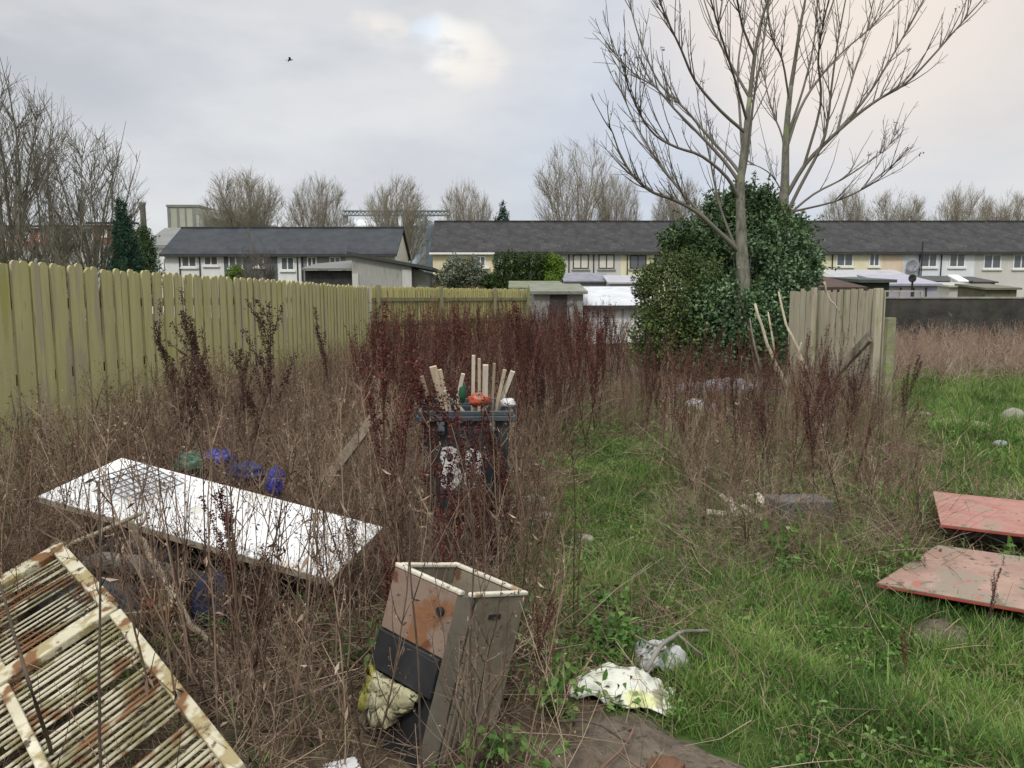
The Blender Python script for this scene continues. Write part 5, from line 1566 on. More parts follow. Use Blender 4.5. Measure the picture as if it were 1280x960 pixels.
# white painted numerals on the front
paint_w = mat('white_paint_number', (.55, .55, .56), (.78, .78, .78), 12, .8, spots=((.06, .065, .075), 16, .60))
slope = math.atan2(td-bd, .91)
def ring8(xc, zc, w8, h8, seed):
    rs = np.random.RandomState(seed); mb = MB(); n = 28
    for k, (cz, rx, rz, ix, iz, t) in enumerate(((zc+h8*.24, w8*.44, h8*.27, w8*.15, h8*.11, .004), (zc-h8*.22, w8*.5, h8*.30, w8*.17, h8*.12, .0028))):
        V = []
        for ring, (a, b_) in enumerate(((rx, rz), (ix, iz))):
            for yy in (0, 1):
                for q in range(n):
                    an = 6.2832*q/n; e = 1+(.05*math.sin(3*an+seed)+rs.normal(0, .035))*(1 if ring == 0 else .5)
                    x, z = xc+a*e*math.cos(an), cz+b_*e*math.sin(an)
                    y = -(bd+(td-bd)*(z-.06)/.91)-(t if yy == 0 else -.001)
                    V.append((x, y, z))
        fs = []
        for q in range(n):
            r_ = (q+1) % n
            fs += [(q, r_, 2*n+r_, 2*n+q), (q, n+q, n+r_, r_), (2*n+q, 2*n+r_, 3*n+r_, 3*n+q), (n+q, 3*n+q, 3*n+r_, n+r_)]
        mb.add(V, fs)
    return mb.build('house_number', paint_w, root)
ring8(-.098, .665, .135, .265, 1); ring8(.046, .655, .125, .255, 2)
# timber offcuts standing in the bin
tim = [mat('raw_timber', (.42, .33, .23), (.56, .46, .34), 4, .85, .3, 50, (9, 9, 1)), mat('pale_timber', (.50, .44, .35), (.64, .58, .48), 4, .85, .3, 50, (9, 9, 1)), mat('old_timber_offcut', (.26, .21, .15), (.37, .30, .22), 4, .85, .4, 50, (9, 9, 1))]
toff = [ # tip px, base px, width, material, label
    ((541, 458), (556, 512), .042, 0, 'broad brown offcut leaning left at the left end of the bin'),
    ((549, 462), (561, 512), .030, 0, 'brown offcut just right of the leftmost one in the bin'),
    ((527, 470), (540, 512), .022, 2, 'dull old offcut nearest the left rim of the bin'),
    ((579, 467), (569, 512), .024, 1, 'pale offcut leaning right in the middle of the bin'),
    ((592, 444), (591, 512), .022, 1, 'tallest pale batten standing upright in the bin'),
    ((599, 448), (599, 512), .018, 0, 'thin batten right beside the tallest one in the bin'),
    ((607, 456), (606, 512), .034, 1, 'wide pale board standing right of the battens in the bin'),
    ((618, 454), (615, 512), .018, 2, 'thin dull batten right of the wide pale board in the bin'),
    ((631, 462), (620, 512), .022, 0, 'brown batten leaning right behind the rightmost offcut'),
    ((641, 464), (622, 512), .030, 1, 'pale offcut leaning furthest right over the bin rim'),
    ((556, 488), (577, 512), .020, 1, 'short pale strip lying low and slanting left in the bin')]
for k, (tp_, bp_, wd, mi, lab) in enumerate(toff):
    Yk_ = 4.60+.03*(k % 5)
    a = at(*tp_, Yk_); b = at(*bp_, Yk_+.05); e = b+(b-a).normalized()*.55
    e.z = max(e.z, .25)
    o = MB().bar(e, a, wd, wd*.6, (0, -1, .1)).build('timber_offcut', tim[mi], None, .002, loc=tuple(b))
    tag(o, lab, 'timber', 'timber offcuts standing in the bin')
lump('red_scrap', 'red plastic lump among the timber in the bin', 'scrap', at(600, 500, 4.68), (.07, .05, .045), plast('orange_red', (.42, .09, .045)), 81, .4, 4.5, nu=24, nv=16)
lump('green_scrap', 'dark green bottle shaped scrap among the timber in the bin', 'scrap', at(578, 490, 4.72), (.025, .025, .07), plast('bottle_green', (.02, .10, .05)), 82, .12, nu=16, nv=10)
lump('white_scrap', 'white crumpled scrap at the right end of the bin rim', 'scrap', at(635, 504, 4.64), (.045, .05, .03), plast('white_plastic', (.55, .55, .55)), 83, .4, 4.5, nu=24, nv=16)

# crumpled sack in the grass
sack_m = mat('white_sack', (.55, .56, .46), (.72, .72, .66), 4, .6, .4, 25, spots=[((.58, .60, .30), 5, .55), ((.26, .23, .17), 9, .60)])
sheet('plastic_sack', 'crumpled white and yellowish sack half buried in the grass', 'sack', on(.47, 3.08), (.21, -.02, 0), (.03, .15, 0), sack_m, 3, .055, .006, hump=.045)
sheet('plastic_sheet', 'grey white scrap of sheet behind the yellowish sack', 'plastic sheet', on(.68, 3.32), (.12, .02, 0), (-.03, .10, 0), mat('greyish_sheet', (.36, .37, .36), (.52, .53, .52), 6, .5, .4, 25, spots=((.16, .14, .10), 9, .60)), 9, .07, .005, hump=.07)
branch('grey dead branch lying over the crumpled sack', [on(.56, 3.02, .16), on(.66, 3.2, .17), on(.80, 3.38, .13), on(.98, 3.55, .04)], .012, .008, grey_bark, forks=((.35, on(.56, 3.3, .15), .007), (.6, on(.9, 3.28, .06), .006)))
branch('thin brown twig lying across the bare earth', [on(.30, 2.40, .09), on(.40, 2.55, .09), on(.47, 2.72, .09)], .006, .004, mat('brown_twig', (.12, .075, .05), (.2, .13, .09), 9, .9), forks=((.4, on(.46, 2.42, .08), .004),))
branch('dark twig lying left of the bare earth by the sack', [on(.17, 2.68, .07), on(.30, 2.66, .10), on(.42, 2.58, .09)], .007, .004, mat('dark_twig_bark', (.05, .04, .032), (.10, .08, .065), 9, .9))
lump('earth_clod', 'reddish brown clod lying on the bare earth', 'clod', on(.53, 2.46, .075), (.065, .045, .03), mat('red_earth', (.10, .05, .03), (.17, .09, .055), 9, .95, .8), 84, .3, 4)

# red sheets of board on the right
red_m = mat('faded_red_board', (.29, .135, .108), (.38, .215, .175), 5, .8, .2, 40, spots=[((.27, .19, .145), 5, .54), ((.20, .16, .11), 11, .60), ((.10, .09, .055), 24, .64)])
red_m2 = mat('worn_red_board', (.25, .155, .122), (.34, .228, .18), 5, .85, .25, 40, spots=[((.24, .195, .15), 3.5, .50), ((.32, .13, .10), 7, .62), ((.15, .12, .085), 12, .60), ((.08, .07, .045), 26, .64)])
red_e = mat('red_edge', (.30, .05, .04), (.40, .09, .06), 6, .7)
def board(label, q, m, t, px_t):
    lo_ = tuple(q[0]); root = empty('red_board', lo_, label, 'board', 'red boards lying in the grass')
    loc0(MB().slab(q, t*.4).build('top_face', m, root, .002, loc=lo_))
    n = (q[1]-q[0]).cross(q[3]-q[0]).normalized(); n = n if n.z > 0 else -n
    loc0(MB().slab([p-n*t*.41 for p in q], t*.6).build('edge', red_e, root, .002, loc=lo_))
A0, B0, D0 = atz(1095, 729, .10), atz(1285, 762, .13), atz(1172, 681, .15)
board('worn pinkish red board lying lower and nearer the camera', [A0, A0+(B0-A0)*1.9, D0+(B0-A0)*1.75, D0], red_m2, .022, 0)
A1, B1, D1 = atz(1176, 655, .24), atz(1285, 668, .24), atz(1166, 614, .26)
board('cleaner salmon red board lying behind and above the worn one', [A1, A1+(B1-A1)*2.4, D1+(B1-A1)*2.3, D1], red_m, .022, 0)
lump('support_stone', 'dark stone wedged between the two red boards', 'stone', on(3.2, 4.80, .05), (.30, .10, .07), mat('dark_stone', (.06, .06, .055), (.12, .12, .11), 8, .9, .5), 85, .2)

# stones, blocks and scraps
stone_m = mat('pale_stone', (.19, .185, .145), (.31, .30, .24), 6, .9, .5, 30, spots=((.20, .21, .13), 6, .60))
lump('pale_stone', 'pale stone lying in the grass at the right edge', 'stone', on(6.93, 10.4, .06), (.16, .13, .14), stone_m, 86, .15, 2)
lump('pale_stone', 'long flat stone in the grass left of the pale round one', 'stone', on(5.55, 9.3, .03), (.34, .09, .07), stone_m, 87, .2, 2, rz=-.5)
lump('pale_stone', 'small whitish stone between the grass and the brown weeds', 'stone', on(5.75, 10.5, .02), (.10, .07, .06), stone_m, 88, .2, 2)
lump('pale_stone', 'small bluish white scrap of stone in the right grass', 'stone', on(5.35, 8.2, .03), (.08, .06, .04), mat('bluish_stone', (.22, .24, .24), (.31, .33, .33), 6, .9, .4), 89, .2, 2)
for k, (px, py, r, lab) in enumerate(((668, 627, .13, 'flat pale lump of rubble right of the bin, furthest back'), (683, 640, .09, 'small pale rubble lump just in front of the flat one'), (728, 664, .08, 'pale chip of rubble at the top of the green strip'), (852, 590, .06, 'whitish chip among the stalks below the white bag'))):
    c = atz(px, py, 0); lump('rubble_lump', lab, 'rubble', on(c.x, c.y, r*.35), (r, r*.7, r*.45), stone_m, 90+k, .22, 2.5)
c = atz(1003, 664, 0)
o = MB().box(-.21, .21, -.11, .11, 0, .20).build('concrete_block', mat('dark_concrete', (.09, .085, .078), (.16, .15, .14), 7, .95, .6, 40), None, .012); o.location = on(c.x, c.y+.1); o.rotation_euler = (0, .02, .12)
tag(o, 'dark grey concrete block lying among the brown stalks', 'block')
for k, (a, b, wd, lab) in enumerate((((884, 640), (925, 645), .045, 'pale strip of wood lying leftmost beside the concrete block'), ((900, 618), (930, 648), .035, 'slanting pale offcut behind the leftmost strip'), ((942, 618), (958, 634), .10, 'broad cream offcut standing up against the concrete block'), ((928, 632), (956, 652), .04, 'pale strip lying between the cream offcut and the ground'), ((912, 622), (918, 645), .035, 'short upright pale splinter in the pile of offcuts'))):
    p, q = atz(a[0], a[1], .10), atz(b[0], b[1], .05)
    o = MB().bar(p, q, wd, .02, (0, -.6, .8)).build('wood_offcut', tim[1], None, .003, loc=tuple(p)); tag(o, lab, 'timber', 'wood offcuts by the concrete block')
lump('white_bag', 'crumpled white bag caught among the stalks left of the fence panel', 'bag', at(868, 512, 10.6), (.14, .10, .15), mat('white_bag', (.55, .55, .56), (.70, .70, .70), 5, .5, .4, 20), 95, .35, 4)
lump('lilac_bag', 'dull lilac bag lying just right of the white one', 'bag', at(893, 520, 10.4), (.13, .10, .17), mat('lilac_bag', (.20, .17, .22), (.30, .27, .32), 5, .5, .4, 20), 96, .35, 4)
sheet('grey_sheet', 'crumpled grey plastic sheet on the ground before the evergreens', 'plastic sheet', on(3.55, 12.6), (.75, .1, 0), (-.1, .55, 0), mat('grey_plastic', (.20, .195, .22), (.32, .31, .34), 4, .5, .4, 15), 12, .22, .006, hump=.22)
lump('dark_bag', 'dark blue grey bag at the foot of the grey fence panel', 'bag', at(972, 505, 11.9), (.22, .16, .20), mat('dark_grey_bag', (.03, .035, .05), (.06, .065, .085), 5, .4, .4, 20), 97, .3, 3.5)

# bare sticks propped by the grey fence
sg = 'stripped sticks propped beside the grey fence panel'
Yq = 12.3
branch('pale forked stick propped left of the grey fence panel, the thickest one', [at(985, 484, Yq), at(975, 465, Yq+.05), at(960, 432, Yq+.1), at(944, 380, Yq+.2)], .045, .020, bone_bark, 'stick', sg, ((.42, at(960, 390, Yq+.1), .022),), name='bare_stick')
branch('pale stick leaning against the left edge of the grey fence panel', [at(1009, 466, Yq-.2), at(995, 430, Yq-.1), at(983, 405, Yq), at(973, 364, Yq+.2)], .030, .016, bone_bark, 'stick', sg, name='bare_stick')
branch('thin grey stick, leftmost of the sticks by the grey fence panel', [at(952, 462, Yq+.3), at(943, 432, Yq+.3), at(937, 398, Yq+.4)], .022, .012, grey_bark, 'stick', sg, name='bare_stick')
branch('crooked dark stick hooked over the top of the grey fence panel', [at(1030, 352, 12.0), at(1036, 372, 11.9), at(1046, 384, 11.75), at(1052, 398, 11.7)], .018, .010, pale_bark, 'stick', sg, name='bare_stick')
branch('short pale stick standing in the stalks under the leaning one', [at(1003, 466, 11.8), at(999, 440, 11.8), at(1002, 428, 11.8)], .022, .012, bone_bark, 'stick', sg, name='bare_stick')

# bird in flight
def bird(label, px, py, Y, s=1):
    c = at(px, py, Y)
    b = MB()
    prof = [(-.22, .006, 0), (-.12, .022, 0), (0, .05, 0), (.1, .045, .005), (.16, .032, .012), (.21, .03, .016), (.24, .012, .012), (.28, .003, .008)]
    b.tube([(x, 0, z) for x, r, z in prof], [r for x, r, z in prof], 10)
    b.hexa([(-.34, -.05, -.004), (-.2, -.012, -.004), (-.2, .012, -.004), (-.34, .05, -.004), (-.34, -.05, .004), (-.2, -.012, .004), (-.2, .012, .004), (-.34, .05, .004)])
    for sd in (-1, 1):
        pts = [((.08, sd*.03, .02), (-.06, sd*.03, .02)), ((.10, sd*.22, .11), (-.06, sd*.20, .10)), ((.02, sd*.42, .09), (-.09, sd*.40, .085)), ((-.10, sd*.58, .02), (-.13, sd*.57, .018))]
        for i in range(3):
            (a, d), (a2, d2) = pts[i], pts[i+1]
            q = [a, a2, d2, d]
            b.hexa([(x, y, z-.006) for x, y, z in q]+[(x, y, z+.006) for x, y, z in q])
    o = b.build('bird', mat('dark_feathers', (.02, .02, .022), (.04, .04, .045), 9, .8), None, smooth=False)
    o.location = c; o.scale = (s, s, s); o.rotation_euler = (0, -.1, .3)
    return tag(o, label, 'bird')
bird('dark bird flying alone in the grey sky', 362, 75, 60)

# ------------------------------------------------------------------ vegetation of the plot
def inpoly(x, y, poly):
    c = np.zeros(len(x), bool); n = len(poly)
    for i in range(n):
        (x1, y1), (x2, y2) = poly[i], poly[(i+1) % n]
        with np.errstate(divide='ignore', invalid='ignore'):
            c ^= ((y1 > y) != (y2 > y)) & (x < (x2-x1)*(y-y1)/(y2-y1+1e-12)+x1)
    return c
def grow(poly, s):
    cx = sum(p[0] for p in poly)/len(poly); cy = sum(p[1] for p in poly)/len(poly)
    return [(cx+(p[0]-cx)*s, cy+(p[1]-cy)*s) for p in poly]
door_fp = grow([(p.x, p.y) for p in dv], 1.02)
pan_fp = [(U1.x, U1.y), (E2.x, E2.y), ((E2+Wd).x, (E2+Wd).y), ((U1+Wd).x, (U1+Wd).y)]
cas_fp = [(-.66, 2.75), (-.30, 2.36), (.10, 2.72), (-.30, 3.12)]
red_fp1 = [(p.x, p.y) for p in (A0, A0+(B0-A0)*1.9, D0+(B0-A0)*1.75, D0)]
red_fp2 = [(p.x, p.y) for p in (A1, A1+(B1-A1)*2.4, D1+(B1-A1)*2.3, D1)]
def blocked(x, y, soft=False):
    b = inpoly(x, y, cas_fp) | (np.hypot((x-bx_)/.34, (y-by_)/.36) < 1) | inpoly(x, y, red_fp1) | inpoly(x, y, red_fp2)
    b |= np.hypot((x-.47)/.22, (y-3.07)/.15) < 1
    for cx, cy, rx, ry, h in EARTH: b |= np.hypot((x-cx)/rx, (y-cy)/ry) < (1.28 if soft else .95)
    b |= (np.abs(x-2.16) < .24) & (np.abs(y-5.5) < .15)
    if not soft: b |= inpoly(x, y, door_fp) | inpoly(x, y, pan_fp)
    # keep the far shed, fences and the camera's own standing spot clear
    b |= (x < -3.85+.031*(y-5)) & (y < 19)
    b |= np.hypot(x, y) < 1.5
    b |= (y > 18.7+1.55*(x+3.5)) & (x < 1.0)
    return b
def points(x0, x1, y0, y1, per_m2, dens, rs, soft=False):
    n = int((x1-x0)*(y1-y0)*per_m2)
    x, y = rs.uniform(x0, x1, n), rs.uniform(y0, y1, n)
    k = (rs.rand(n) < dens(x, y)) & ~blocked(x, y, soft)
    x, y = x[k], y[k]
    return np.stack([x, y, hz(x, y)], 1)

dead_m = plant_mat('dead_stalks', [(0, (.055, .034, .024)), (.35, (.155, .102, .070)), (.65, (.275, .196, .138)), (1, (.44, .345, .25))], .9, 0)
straw_m = plant_mat('dry_straw', [(0, (.10, .078, .048)), (.4, (.20, .165, .10)), (.75, (.31, .27, .17)), (1, (.44, .40, .29))], .9, .1)
tan_m = plant_mat('tan_stalks', [(0, (.15, .09, .065)), (.4, (.30, .205, .15)), (.7, (.42, .33, .25)), (1, (.54, .46, .36))], .9, 0)
grass_m = plant_mat('living_grass', [(0, (0.040, 0.088, 0.018)), (.35, (0.090, 0.178, 0.033)), (.65, (0.155, 0.262, 0.053)), (1, (0.270, 0.360, 0.100))], .6, .3, spec=.3,
                    second=[(0, (.20, .17, .08)), (1, (.38, .34, .19))])
leafy_m = plant_mat('green_weed_leaves', [(0, (0.036, 0.084, 0.019)), (.4, (0.084, 0.180, 0.036)), (.7, (0.138, 0.246, 0.054)), (1, (0.216, 0.312, 0.096))], .6, .25, spec=.3)
dock_m = plant_mat('dock_red', [(0, (.045, .022, .016)), (.4, (.085, .042, .030)), (.7, (.14, .085, .06)), (1, (.22, .16, .11))], .9, 0, .3,
                   second=[(0, (.036, .012, .012)), (.35, (.078, .024, .021)), (.65, (.130, .042, .035)), (1, (.20, .085, .062))])
dock_m2 = plant_mat('dock_brown', [(0, (.05, .03, .022)), (.5, (.11, .075, .055)), (1, (.2, .15, .11))], .9, 0, .3,
                   second=[(0, (.030, .016, .013)), (.4, (.070, .036, .028)), (.7, (.11, .062, .046)), (1, (.17, .11, .08))])

rw = np.random.RandomState(101)
weedP = [weed_proto(rw, .95, 9, rw.uniform(.05, .4), .2) for _ in range(9)]
stemP = [stem_proto(rw) for _ in range(10)]
archP = [arch_proto(rw, 1.1) for _ in range(5)]
strawP = [straw_proto(rw) for _ in range(6)]
litterP = [litter_proto(rw) for _ in range(5)]
grassP = [grass_proto(rw, 16, .125, .0046, .04, .26) for _ in range(8)]
grassF = [grass_proto(rw, 12, .22, .009, .07) for _ in range(5)]
leafyP = [leafy_proto(rw) for _ in range(6)]

def gpatch(x, y): return green_w(x, y)
def casing_front(x, y): return (x > -.05) & (y < 4.4)
# tall dead stalks on the left
def d_left(x, y):
    edge = .10+.10*np.clip(y-5, 0, 9)
    d = sstep(.25, -.15, x-edge+.3*(nz(x, y)-.5))
    near = np.where(y < 4.4, .80, 1.0)
    near = np.where((y < 3.1), .50, near)
    return d*near*(.65+.5*nz(2*x, 2*y))*np.where(y > 11, .6, 1)
def d_mid(x, y):
    r = 3.55+.45*(y-6.3)
    return (1-gpatch(x, y))*sstep(.7, 1.2, x+.0*y)*sstep(.3, -.3, x-r)*sstep(4.3, 5.1, y)*sstep(13.5, 11, y)*(.45+.8*nz(1.5*x, 1.5*y))
def d_wall(x, y):
    return sstep(13.2, 16.2, y+1.6*(nz(x, y)-.5))*(x > 5.4+.25*(y-13))*1.0
def d_back(x, y):
    return sstep(8, 11, y)*(1-gpatch(x, y)*.6)*.5*sstep(5.2, 4.2, x)
P1 = points(-3.9, 1.2, 2.15, 19, 66, d_left, rw)
sc = rw.uniform(.55, 1.10, len(P1))*np.where(P1[:, 1] < 4.3, .88, 1.0)*np.where((P1[:, 0] < -2.3) & (P1[:, 1] < 9), 1.12, 1)
P2 = points(.6, 7.5, 4.2, 13.5, 25, d_mid, rw)
s2 = rw.uniform(.45, .88, len(P2))
P3 = points(-2.5, 5.2, 9, 19, 10, d_back, rw)
s3 = rw.uniform(.6, 1.1, len(P3))
def d_stem(x, y):
    l = sstep(.35, -.1, x-.12-.05*(y-3))*sstep(2.1, 2.6, y)*np.where(y < 4.0, 1.0, .22)
    m = d_mid(x, y)*.5
    return np.maximum(l, m)
Pm = points(-3.9, 6, 2.2, 13, 41, d_stem, rw); sm_ = rw.uniform(.5, 1.0, len(Pm))*np.where(Pm[:, 0] > .7, .85, 1)*np.where(Pm[:, 1] < 4, 1.12, 1)
Pa = points(-3.9, 1.2, 3.0, 12, 9, d_left, rw); sa = rw.uniform(.6, 1.15, len(Pa))
Pb = points(.4, 4.5, 4.0, 9, 10, lambda x, y: np.clip(d_mid(x, y)+.25, 0, 1)*(1-.7*gpatch(x, y)), rw); sb = rw.uniform(.4, .8, len(Pb))
st = join(scatter(weedP, P1, sc, .20, .22, rw, .75), scatter(weedP, P2, s2, .18, .22, rw, .75), scatter(weedP, P3, s3, .18, .16, rw), scatter(archP, Pa, sa, .1, .16, rw), scatter(archP, Pb, sb, .1, .16, rw), scatter(stemP, Pm, sm_, .12, .22, rw))
o = np_mesh('dead_weeds', *st, dead_m); tag(o, 'tangled brown dead weed stalks filling the left and middle of the plot', 'weeds', kind='stuff')
Pw = points(5.4, 15, 13, 20.8, 24, d_wall, rw); sw_ = rw.uniform(.7, 1.25, len(Pw))
st = join(scatter(weedP, Pw, sw_, .16, .2, rw), scatter(strawP, Pw[::2], rw.uniform(1.2, 2.2, len(Pw[::2])), .1, .2, rw))
o = np_mesh('tan_weeds', *st, tan_m); tag(o, 'reddish tan dead weeds growing in front of the dark wall', 'weeds', kind='stuff')

# dry grass and litter under everything
def d_litter(x, y): return np.clip(1-gpatch(x, y)*.9, 0, 1)*np.where(x > 4.6+.45*(y-7), .15, 1)
def d_straw(x, y):
    band = sstep(.55, .15, np.abs(x-(1.15+.25*(y-4))))*sstep(3.5, 4.0, y)*sstep(6.2, 5.2, y)
    return np.clip(np.maximum(.38*(1-gpatch(x, y))*np.where(x < .2, .35, 1), band*.75), 0, 1)*np.where(x > 4.6+.45*(y-7), .15, 1)
Pl = points(-3.9, 5, 1.8, 13, 55, d_litter, rw, True); Ps = points(-3.9, 6, 2.0, 15, 60, d_straw, rw)
o = np_mesh('dead_litter', *scatter(litterP, Pl, rw.uniform(.6, 1.3, len(Pl)), .1, .2, rw), dead_m); tag(o, 'brown dead leaves and broken stems lying under the weeds', 'litter', kind='stuff')
o = np_mesh('dry_grass', *scatter(strawP, Ps, rw.uniform(.4, 1.0, len(Ps)), .15, .18, rw), straw_m); tag(o, 'pale dry grass and straw lying flat between the stalks', 'dry grass', kind='stuff')

# living grass
fgd = lambda x, y: gpatch(x, y)*sstep(5.2, 4.2, y)*np.clip(1.9*nz(2.6*x+1, 2.6*y)-.12, .12, 1)
Pg = points(.05, 4.2, 1.9, 5.2, 1150, fgd, rw); 
hmap = lambda P: .40+1.1*nz(2.2*P[:, 0]+3, 2.2*P[:, 1]+1)
gA = scatter(grassP, Pg, rw.uniform(.6, 1.15, len(Pg))*hmap(Pg), .25, .12, rw, 1.1)
Pg2 = points(-.2, 2.6, 4.2, 10, 560, lambda x, y: gpatch(x, y)*sstep(3.4, 2.4, x)*(.4+.7*nz(3*x, 3*y)), rw)
gB = scatter(grassP, Pg2, rw.uniform(.6, 1.1, len(Pg2))*hmap(Pg2), .3, .13, rw, 1.0)
Pg3 = points(3.0, 15, 4.8, 18, 130, lambda x, y: gpatch(x, y)*(x > 2.6)*(.4+.8*nz(1.4*x, 1.4*y)), rw)
gC = scatter(grassF, Pg3, rw.uniform(.5, 1.1, len(Pg3))*hmap(Pg3), .3, .13, rw, 1.0)
Pg4 = points(-3.8, 5.2, 2.2, 13, 140, lambda x, y: (1-gpatch(x, y))*np.where(x > .2, 1.0, .14)*(nz(1.3*x+2, 1.3*y) > .33), rw, True)
gD = scatter(grassF, Pg4, rw.uniform(.5, 1.0, len(Pg4)), .3, .14, rw)
o = np_mesh('grass', *join(gA, gB, gC, gD), grass_m); tag(o, 'lush green grass in the foreground and along the cleared strips', 'grass', kind='stuff')

# broad leaved green weeds
def d_leafy(x, y):
    a = sstep(.30, .05, np.abs(x-.26-.03*y))*sstep(4.1, 3.5, y)
    b = sstep(.55, .2, np.abs(x-1.0))*sstep(6.6, 7.2, y)*sstep(9.5, 8.6, y)
    c = gpatch(x, y)*.75*(nz(2*x, 2*y+2) > .54)
    e = (1-gpatch(x, y))*.16*(nz(1.1*x+4, 1.1*y) > .45)*np.where(x > -.2, 1.3, np.where(y < 3.4, .9, .3))
    return np.clip(np.maximum(np.maximum(a, b), np.maximum(c, e)), 0, 1)
Pk = points(-3.6, 6.5, 2.0, 12, 130, d_leafy, rw)
st = scatter(leafyP, Pk, rw.uniform(.55, 1.25, len(Pk))*np.where(gpatch(Pk[:, 0], Pk[:, 1]) > .5, .62, 1), .2, .17, rw)
o = np_mesh('green_weeds', *st, leafy_m); tag(o, 'low broad leaved green weeds between the casing and the grass', 'weeds', kind='stuff')

# docks: crowded thicket (nobody could count it) and the plants that stand out
rd = np.random.RandomState(77)
def split_parts(p):
    V, Q, A = p.arr(); m = A[Q[:, 0], 1] > .5
    out = []
    for mm in (~m, m):
        q = Q[mm]; u = np.unique(q); mp_ = np.zeros(len(V), int); mp_[u] = np.arange(len(u)); out.append((V[u], mp_[q], A[u]))
    return out
thP = [dock_plant(rd, 1.0, 8, .022, .010, 4, .1, .26, .004, .30).arr() for _ in range(7)]
thick = [(-1.35, 6.9), (-.55, 6.2), (.35, 6.6), (.95, 8.2), (1.9, 12.5), (2.35, 16.5), (.9, 21), (-2.4, 18.5), (-2.0, 9.5)]
def d_th(x, y): return inpoly(x, y, thick)*(.45+.7*nz(1.6*x, 1.1*y))*np.where(y > 12, .7, 1)
Pt = points(-2.6, 2.6, 6, 20, 15, d_th, rd); stt = np.clip(rd.normal(1.32, .19, len(Pt)), .7, 1.58)
def d_th2(x, y): return sstep(1.1, 1.5, x)*sstep(0, -.4, x-(3.2+.45*(y-6.5)))*sstep(5.2, 6, y)*sstep(13, 11, y)*(nz(1.2*x, 1.7*y) > .42)*.8
Pt2 = points(1, 6, 5, 13, 12.0, d_th2, rd); st2 = rd.uniform(.75, 1.3, len(Pt2))
o = np_mesh('dock_thicket', *join(scatter(thP, Pt, stt, .10, .26, rd), scatter(thP, Pt2, st2, .12, .26, rd)), dock_m)
tag(o, 'dense thicket of dark red dead docks across the middle of the plot', 'weeds', kind='stuff')

nearP = [split_parts(dock_plant(rd, 1.0, nb, .0095, .0100, 7, ln, sp, .0052, stt_)) for nb, ln, sp, stt_ in ((7, .08, .22, .35), (9, .12, .32, .3), (12, .2, .55, .28), (6, .06, .16, .42), (10, .3, .45, .3), (5, .1, .3, .5))]
meshes = {}
def dock_obj(label, px, py, Y, kind, m, rz=0, lean=(0, 0), wide=1.0):
    t = at(px, py, Y)
    h = max(.35, t.z-gz(t.x, Y))
    x, y = t.x-lean[0]*h, Y-lean[1]*h
    root = empty('dock_plant', on(x, y), label, 'dock', 'dead docks standing out from the weeds')
    root.rotation_euler = (0, 0, rz)
    root.scale = (h*wide, h*wide, h)
    if lean != (0, 0):
        root.rotation_mode = 'XYZ'; root.rotation_euler = (-math.atan(lean[1]), math.atan(lean[0]), rz)
    for nm, k in (('stem', 0), ('seed_sprays', 1)):
        key = (kind, k, m.name)
        if key not in meshes:
            V, Q, A = nearP[kind][k]
            ob = np_mesh(nm, V, Q, A, m, root); meshes[key] = ob.data
        else:
            ob = bpy.data.objects.new(nm, meshes[key]); COL.objects.link(ob); ob.parent = root
    return root
D, B_ = dock_m, dock_m2
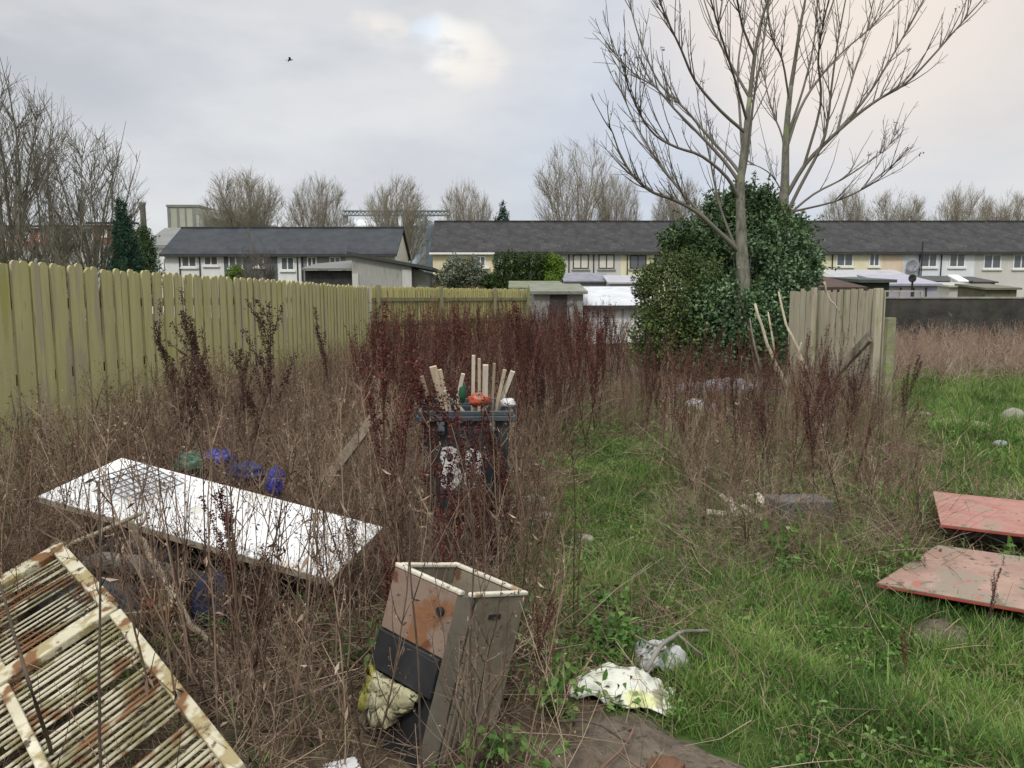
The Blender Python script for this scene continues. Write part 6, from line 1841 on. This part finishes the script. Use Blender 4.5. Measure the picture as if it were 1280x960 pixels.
for a in (
    ('dark red dock spire standing in front of the middle of the white door', 272, 588, 3.15, 1, D, 0, (-.03, 0), 1.15),
    ('tall red dock just left of the bin, reaching above its timber', 487, 392, 4.5, 0, D, 1, (0, 0), 1),
    ('dark red dock between the tall one and the left rim of the bin', 503, 430, 4.3, 1, D, 2, (.03, 0), .9),
    ('dark dock rising straight in front of the bin rim left of its number', 563, 458, 3.95, 0, D, 3, (0, 0), 1.25),
    ('dark red dock covering the right side of the bin and its number', 612, 470, 4.0, 1, D, 4, (0, 0), 1.25),
    ('dark dock crowding the foot of the bin on its left', 548, 575, 3.75, 1, D, 1.2, (-.05, 0), 1.3),
    ('dark purple dock crowding the foot of the bin on its right', 628, 560, 3.8, 2, D, 2.2, (.05, 0), 1.1),
    ('rusty dock between the bin and the appliance casing', 575, 640, 3.2, 1, D, 3.2, (.03, 0), 1.2),
    ('rusty brown dock leaning left under the right end of the white door', 420, 640, 3.0, 4, B_, 1.6, (-.1, 0), 1.0),
    ('brown dock in the dense stalks below the middle of the white door', 335, 690, 2.8, 1, B_, 2.6, (.06, 0), 1.2),
    ('purplish dock right of the bin leaning outwards', 650, 500, 4.6, 1, D, 5, (.12, 0), .9),
    ('short dark dock in front of the foot of the bin', 590, 600, 3.7, 1, D, 6, (-.05, 0), 1.3),
    ('red dock at the right end of the white door', 470, 520, 4.1, 1, D, .5, (-.08, 0), .9),
    ('slender dark dock against the fence, leftmost of the upright ones', 222, 382, 6.6, 3, B_, 0, (-.10, 0), 1),
    ('upright dark dock against the fence, second of the upright ones', 262, 372, 6.6, 3, B_, 1, (-.04, 0), 1),
    ('wide branching dark dock against the fence, the biggest there', 318, 366, 6.2, 2, B_, 2, (0, 0), 1),
    ('branching dock leaning right beside the biggest one at the fence', 352, 376, 6.4, 4, B_, 3, (.16, 0), 1),
    ('bushy dark dock under the biggest one, lower among brown stalks', 300, 430, 5.6, 2, B_, 4, (0, 0), .9),
    ('small candelabra dock standing alone before the far part of the fence', 415, 396, 8.2, 5, B_, 5, (0, 0), 1),
    ('dark dock bowed over to the left before the nearest fence boards', 118, 440, 5.9, 4, B_, 2.6, (-.55, 0), 1.1),
    ('second bowed dark dock lying against the nearest fence boards', 150, 452, 6.0, 4, B_, 3.4, (-.40, 0), 1.1),
    ('dark dock stub right of the bowed ones at the fence', 190, 455, 6.3, 1, B_, 4.1, (-.15, 0), 1),
    ('tall red dock in front of the back fence, left part of the thicket', 470, 400, 8.4, 0, D, 1, (0, 0), 1),
    ('red dock behind the left offcuts of the bin', 540, 396, 7.2, 1, D, 2, (0, 0), 1),
    ('red dock directly behind the tallest batten of the bin', 590, 392, 7.4, 0, D, 3, (0, 0), 1),
    ('tall red dock rising before the grey block shed', 668, 372, 8.6, 1, D, 4, (0, 0), 1),
    ('deep red dock at the thicket edge below the white outbuilding', 708, 392, 7.6, 0, D, 5, (0, 0), 1),
    ('deep red dock leaning right at the edge of the green strip', 745, 402, 7.8, 1, D, 6, (.08, 0), 1),
    ('bushy dark dock right of the grey fence post, above the grass', 1135, 440, 7.4, 1, B_, 1, (.05, 0), .9),
    ('tangled dark dock in the brown weeds below the grey fence panel', 1060, 468, 7.6, 2, B_, 2, (0, 0), 1),
    ('dark dock standing right of the concrete block', 1072, 528, 6.0, 3, D, 3, (0, 0), 1),
    ('forked dark dock rooted just behind the concrete block', 985, 486, 5.9, 5, B_, 4, (.10, 0), 1),
    ('straight dark dock left of the forked one by the concrete block', 962, 470, 6.0, 3, B_, 5, (-.02, 0), .8),
    ('dark red dock under the white bag between the green patches', 850, 505, 7.0, 1, D, 0, (0, 0), 1),
    ('purple brown dock right of the lilac bag', 905, 500, 7.4, 0, D, 1, (0, 0), 1),
    ('brown dock at the left foot of the evergreen bush', 820, 470, 9.0, 1, B_, 2, (0, 0), 1),
    ('short dark dock standing in the dry grass in the middle of the plot', 945, 640, 4.4, 1, B_, 3, (.06, 0), 1),
    ('thin dark dock growing in front of the worn red board', 1243, 705, 3.25, 3, B_, 4, (0, 0), .8),
    ('spindly reddish dock in the foreground grass below the worn red board', 1128, 800, 2.95, 5, D, 5, (-.14, 0), .9),
    ('small dark red dock at the right side of the appliance casing', 672, 742, 2.75, 1, D, 1, (.06, 0), .9),
    ('dark red dock at the left corner of the appliance casing', 478, 668, 2.95, 3, D, 2, (0, 0), .9),
):
    dock_obj(*a)

# bare dark stems close to the camera
stalk_m = mat('dark_stalk', (.05, .038, .03), (.11, .085, .065), 9, .9)
def stalk(label, pts, r=.004, forks=()):
    branch(label, pts, r, r*.45, stalk_m, 'stalk', 'bare stalks close to the camera', forks, name='bare_stalk')
stalk('thick dark bare stalk leaning over the left side of the slatted panel', [atz(72, 965, .05), at(45, 880, 1.95), at(18, 790, 2.0), at(-8, 700, 2.1)], .0065)
stalk('upright dark bare stalk crossing the middle of the slatted panel', [at(126, 985, 1.9), at(124, 850, 1.95), at(126, 700, 2.0), at(122, 600, 2.05)], .0045, ((.6, at(150, 660, 2.0), .0025),))
stalk('thin grey stalk rising in front of the white door toward the fence', [at(390, 940, 2.6), at(382, 760, 2.7), at(392, 600, 2.75), at(386, 500, 2.8)], .0035, ((.5, at(425, 610, 2.8), .002), (.7, at(360, 540, 2.75), .002)))
stalk('tall brown stalk standing before the front of the appliance casing', [at(528, 985, 2.2), at(522, 820, 2.25), at(512, 690, 2.3), at(520, 560, 2.35)], .004, ((.55, at(545, 620, 2.3), .002),))
stalk('dark stalk crossing the corner of the appliance casing', [at(600, 975, 2.3), at(588, 830, 2.3), at(592, 700, 2.35), at(586, 600, 2.4)], .0042, ((.5, at(622, 690, 2.35), .002), (.7, at(565, 620, 2.4), .002)))
